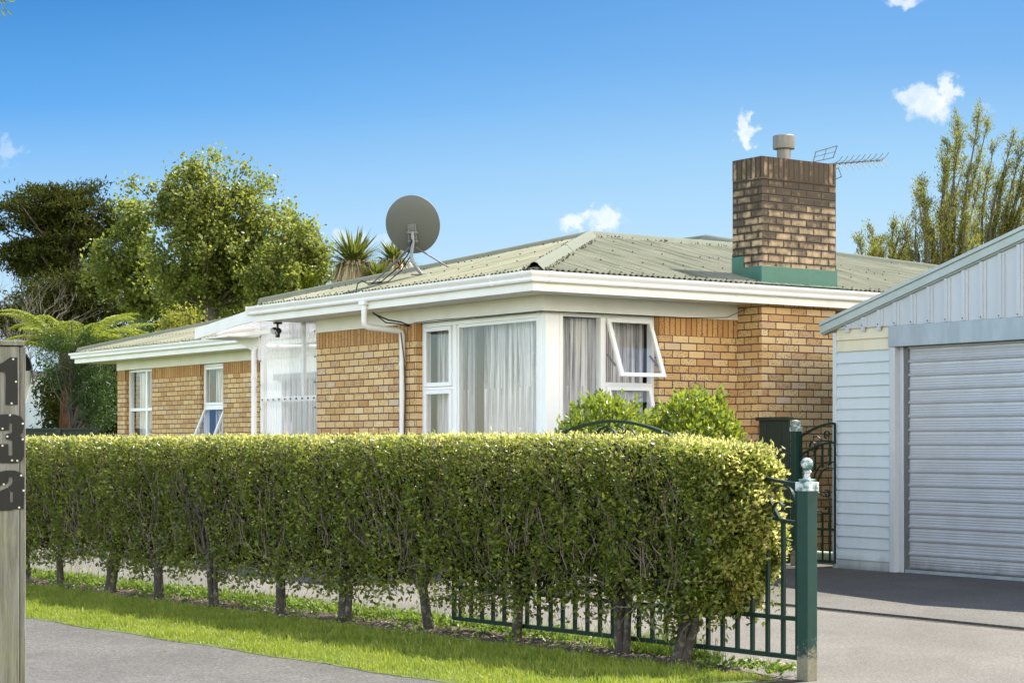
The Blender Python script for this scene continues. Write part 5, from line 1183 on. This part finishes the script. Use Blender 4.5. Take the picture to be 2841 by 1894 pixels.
cabbage(812, 612, 46., 1.0, .62, 'cabbage tree with the largest green rosette over a straw skirt, beside the broadleaf trees', 230, 3)
cabbage(905, 606, 47., .72, .6, 'cabbage tree with a ragged half-green rosette directly behind the satellite dish strut', 110, 5)
cabbage(868, 650, 45.5, .62, .3, 'small dark cabbage tree head low between the two larger ones', 130, 8)
# tree fern
def fern(px, py, y, fronds, label, name='tree_fern'):
    o = empty(name, (X(px, y), y, 0), 0, label, 'tree fern'); hz = Zh(py, y); Pn, Dn, Sn = [], [], []; m = MB()
    for (az, L_, rise, droop) in fronds:
        d = Vector((math.cos(az), math.sin(az), 0)); sd = Vector((-d.y, d.x, 0)); pts = []
        for i in range(15):
            t = i / 14; pts.append(Vector((0, 0, hz)) + d * L_ * t + Vector((0, 0, rise * (1.75 * t - .75 * t * t) - droop * t ** 3)))
        m.tube(pts, [.022 * (1 - i / 15.5) for i in range(15)], 4, False)
        for i in range(1, 15):
            for h in (0, .5):
                p = pts[i - 1].lerp(pts[i], h); t = (i - 1 + h) / 14; pl = L_ * .17 * math.sin(math.pi * min(1, .12 + t * .9)) ** .7
                for s in (-1, 1):
                    dirp = (sd * s + d * .45 + Vector((0, 0, -.12))).normalized(); k = max(4, int(pl / .035)); tt = np.linspace(.05, 1, k)[:, None]; q = np.array(p) + np.array(dirp) * tt * pl + np.array([0, 0, -1.]) * (tt ** 2) * pl * .15
                    wid = .10 * (1 - tt[:, 0] * .75) * 1.0
                    for s2 in (-1, 1): Pn.append(q); Dn.append(np.tile(np.array(d) * s2, (k, 1)) + np.array(dirp) * .5 + rng.normal(0, .12, (k, 3)) + [0, 0, -.15]); Sn.append(wid)
    leaf_mesh('fronds', np.concatenate(Pn), np.concatenate(Dn), np.concatenate(Sn), M['frond'], o, asp=.42); m.build('frond_stalks', M['frond'], o, uv=False)
    m = MB(); m.tube([(0, 0, -.1), (.02, 0, hz * .3), (-.02, 0, hz * .7), (0, 0, hz)], [.30, .24, .17, .10], 12)
    for k in range(160):
        a = rnd.uniform(0, 6.28); z = rnd.uniform(.3, hz - .2); r_ = .30 - .18 * z / hz; m.tube([(math.cos(a) * r_ * .8, math.sin(a) * r_ * .8, z + .2), (math.cos(a) * (r_ + .06), math.sin(a) * (r_ + .06), z), (math.cos(a) * (r_ + .05), math.sin(a) * (r_ + .05), z - rnd.uniform(.25, .6))], [.015, .012, .006], 3, False)
    m.build('trunk', M['fernbark'], o, uv=False)
fr = []
for k in range(28):
    az = 2 * math.pi * k / 28 + rnd.uniform(-.1, .1); fr.append((az, rnd.uniform(1.45, 2.3) * (1.05 if math.cos(az) > 0 else .85), rnd.choice((rnd.uniform(.45, .8), rnd.uniform(.8, 1.25))), rnd.uniform(.15, .5)))
for k in range(5): fr.append((rnd.uniform(0, 6.28), rnd.uniform(.6, 1.1), rnd.uniform(.5, .8), .2))
fern(165, 815, 41., fr, 'tree fern with arching yellow-green fronds beside the wing end')
fern(700, 705, 46., [(rnd.uniform(0, 6.28), rnd.uniform(.35, .6), rnd.uniform(.7, 1.1), .1) for _ in range(6)], 'small pale fern tip peeping over the roof beside the cabbage trees')
# juniper in front of the fern
bx = X(185, 39.5)
clustered('juniper', (bx, 39.5), [EL(185, 860, 60, 70, 39.5, bx, .6), EL(130, 800, 40, 45, 39.5, bx, .4), EL(225, 930, 50, 90, 39.5, bx, .6), EL(205, 790, 40, 30, 39.5, bx, .4), EL(235, 860, 35, 50, 39.5, bx, .4), EL(110, 860, 20, 35, 39.5, bx, .3)], 250, 75, .17, .075, M['juniper'], 'dark green juniper with tufted sprays in front of the tree fern', tr=.08, asp=.22, up=1.0)
# dark understorey
bx = X(210, 43.)
clustered('evergreen_shrub', (bx, 43.), [EL(230, 960, 60, 60, 43., bx), EL(290, 930, 60, 80, 43., bx), EL(170, 960, 70, 40, 43., bx), EL(250, 850, 60, 60, 43., bx), EL(130, 900, 60, 60, 43., bx)], 230, 60, .3, .12, M['pine'], 'dark evergreen shrub filling the gap beside the end of the house', 'shrub', tr=.06, asp=.4)
# bare tree at the left edge
def bare(px, y, top, label):
    o = empty('bare_tree', (X(px, y), y, 0), 0, label, 'tree'); m = MB(); hz = Zh(top, y)
    def grow(p, d, L_, r, lev):
        q = p + d * L_; md = p.lerp(q, .5) + Vector((rnd.gauss(0, L_ * .07), rnd.gauss(0, L_ * .07), 0)); m.tube([p, md, q], [r, r * .8, r * .6], 5 if lev < 2 else 3, False)
        if lev >= 7 or r < .002: return
        for _ in range(3 if lev < 5 else 2):
            nd = (d + Vector((rnd.gauss(0, .42), rnd.gauss(0, .42), rnd.uniform(-.15, .35)))).normalized(); grow(q if rnd.random() < .6 else md, nd, L_ * rnd.uniform(.55, .80), r * .62, lev + 1)
    MB().tube([(0, 0, -.1), (.02, 0, hz * .2), (0, 0, hz * .42)], [.11, .09, .06], 8).build('trunk', M['palebark'], o, uv=False)
    grow(Vector((0, 0, hz * .2)), Vector((0, 0, 1)), hz * .24, .045, 0); grow(Vector((0, 0, hz * .25)), Vector((.15, 0, 1)).normalized(), hz * .22, .03, 1)
    m.build('branches', M['palebark'], o, uv=False)
bare(25, 45., 545, 'bare pale-twigged tree in front of the dark pine')
# shed and dark fence at far left
sh = empty('shed', (X(70, 46.), 46., 0), R(8), 'pale blue shed wall glimpsed between the letterbox and the tree fern', 'shed')
m = MB(); m.box(-2.2, .65, 0, 2.5, 0, Zh(862, 46.)); m.build('wall', M['bluewall'], sh)
m = MB()
for k in range(14): m.box(-2.2 + k * .21, -2.185 + k * .21, -.012, 0, 0, Zh(862, 46.))
m.build('batten', M['bluewall'], sh); m = MB(); m.box(-2.35, .75, -.12, 2.6, Zh(862, 46.), Zh(858, 46.) + .06); m.build('roof', M['galv'], sh)
fx0, fx1 = X(-40, 38.), X(222, 38.)
fe = empty('paling_fence', (fx0, 38., 0), 0, 'dark green low fence under the tree fern beyond the hedge', 'fence')
m = MB(); m.box(0, fx1 - fx0, -.02, .02, 0, Zh(988, 38.)); m.build('panel', M['dgreen'], fe); m = MB(); m.box(-.02, fx1 - fx0 + .04, -.06, .06, Zh(988, 38.), Zh(983, 38.)); m.build('capping', M['dgreen'], fe, bevel=.004)
for px in (40, 130, 214): MB().box(X(px, 38.) - fx0, X(px, 38.) - fx0 + .1, -.08, -.02, 0, Zh(984, 38.)).build('fence_post', M['dgreen'], fe)
# overhanging twig at the top left corner
tw_ = empty('overhanging_branch', (X(-60, 9.), 9., 0), 0, 'drooping leafy branch tip poking in at the top left corner', 'branch')
ob = X(-60, 9.); k = 9. / f_
m = MB(); m.tube([(-.3, 0, 3.9), (X(-20, 9.) - ob, 0, Zh(-60, 9.)), (X(5, 9.) - ob, 0, Zh(5, 9.))], [.02, .008, .003], 5); m.build('twig', M['treebark'], tw_)
P = []; D = []
for (px, py, dx, dz) in [(2, -5, .7, -.7), (8, 0, .6, -.8), (0, 10, .5, -.6), (10, -4, 1, -.1), (-4, 20, .6, -.6), (0, 30, .3, -.8), (-10, 0, .7, -.4), (12, 20, .6, -.5)]: P.append((X(px, 9.) - ob, rnd.uniform(-.05, .05), Zh(py, 9.))); D.append((dx, 0, dz))
leaf_mesh('leaves', np.array(P), np.array(D), .045, M['broad'], tw_, asp=.2, Nn=np.tile([0, 1., .2], (len(P), 1)))
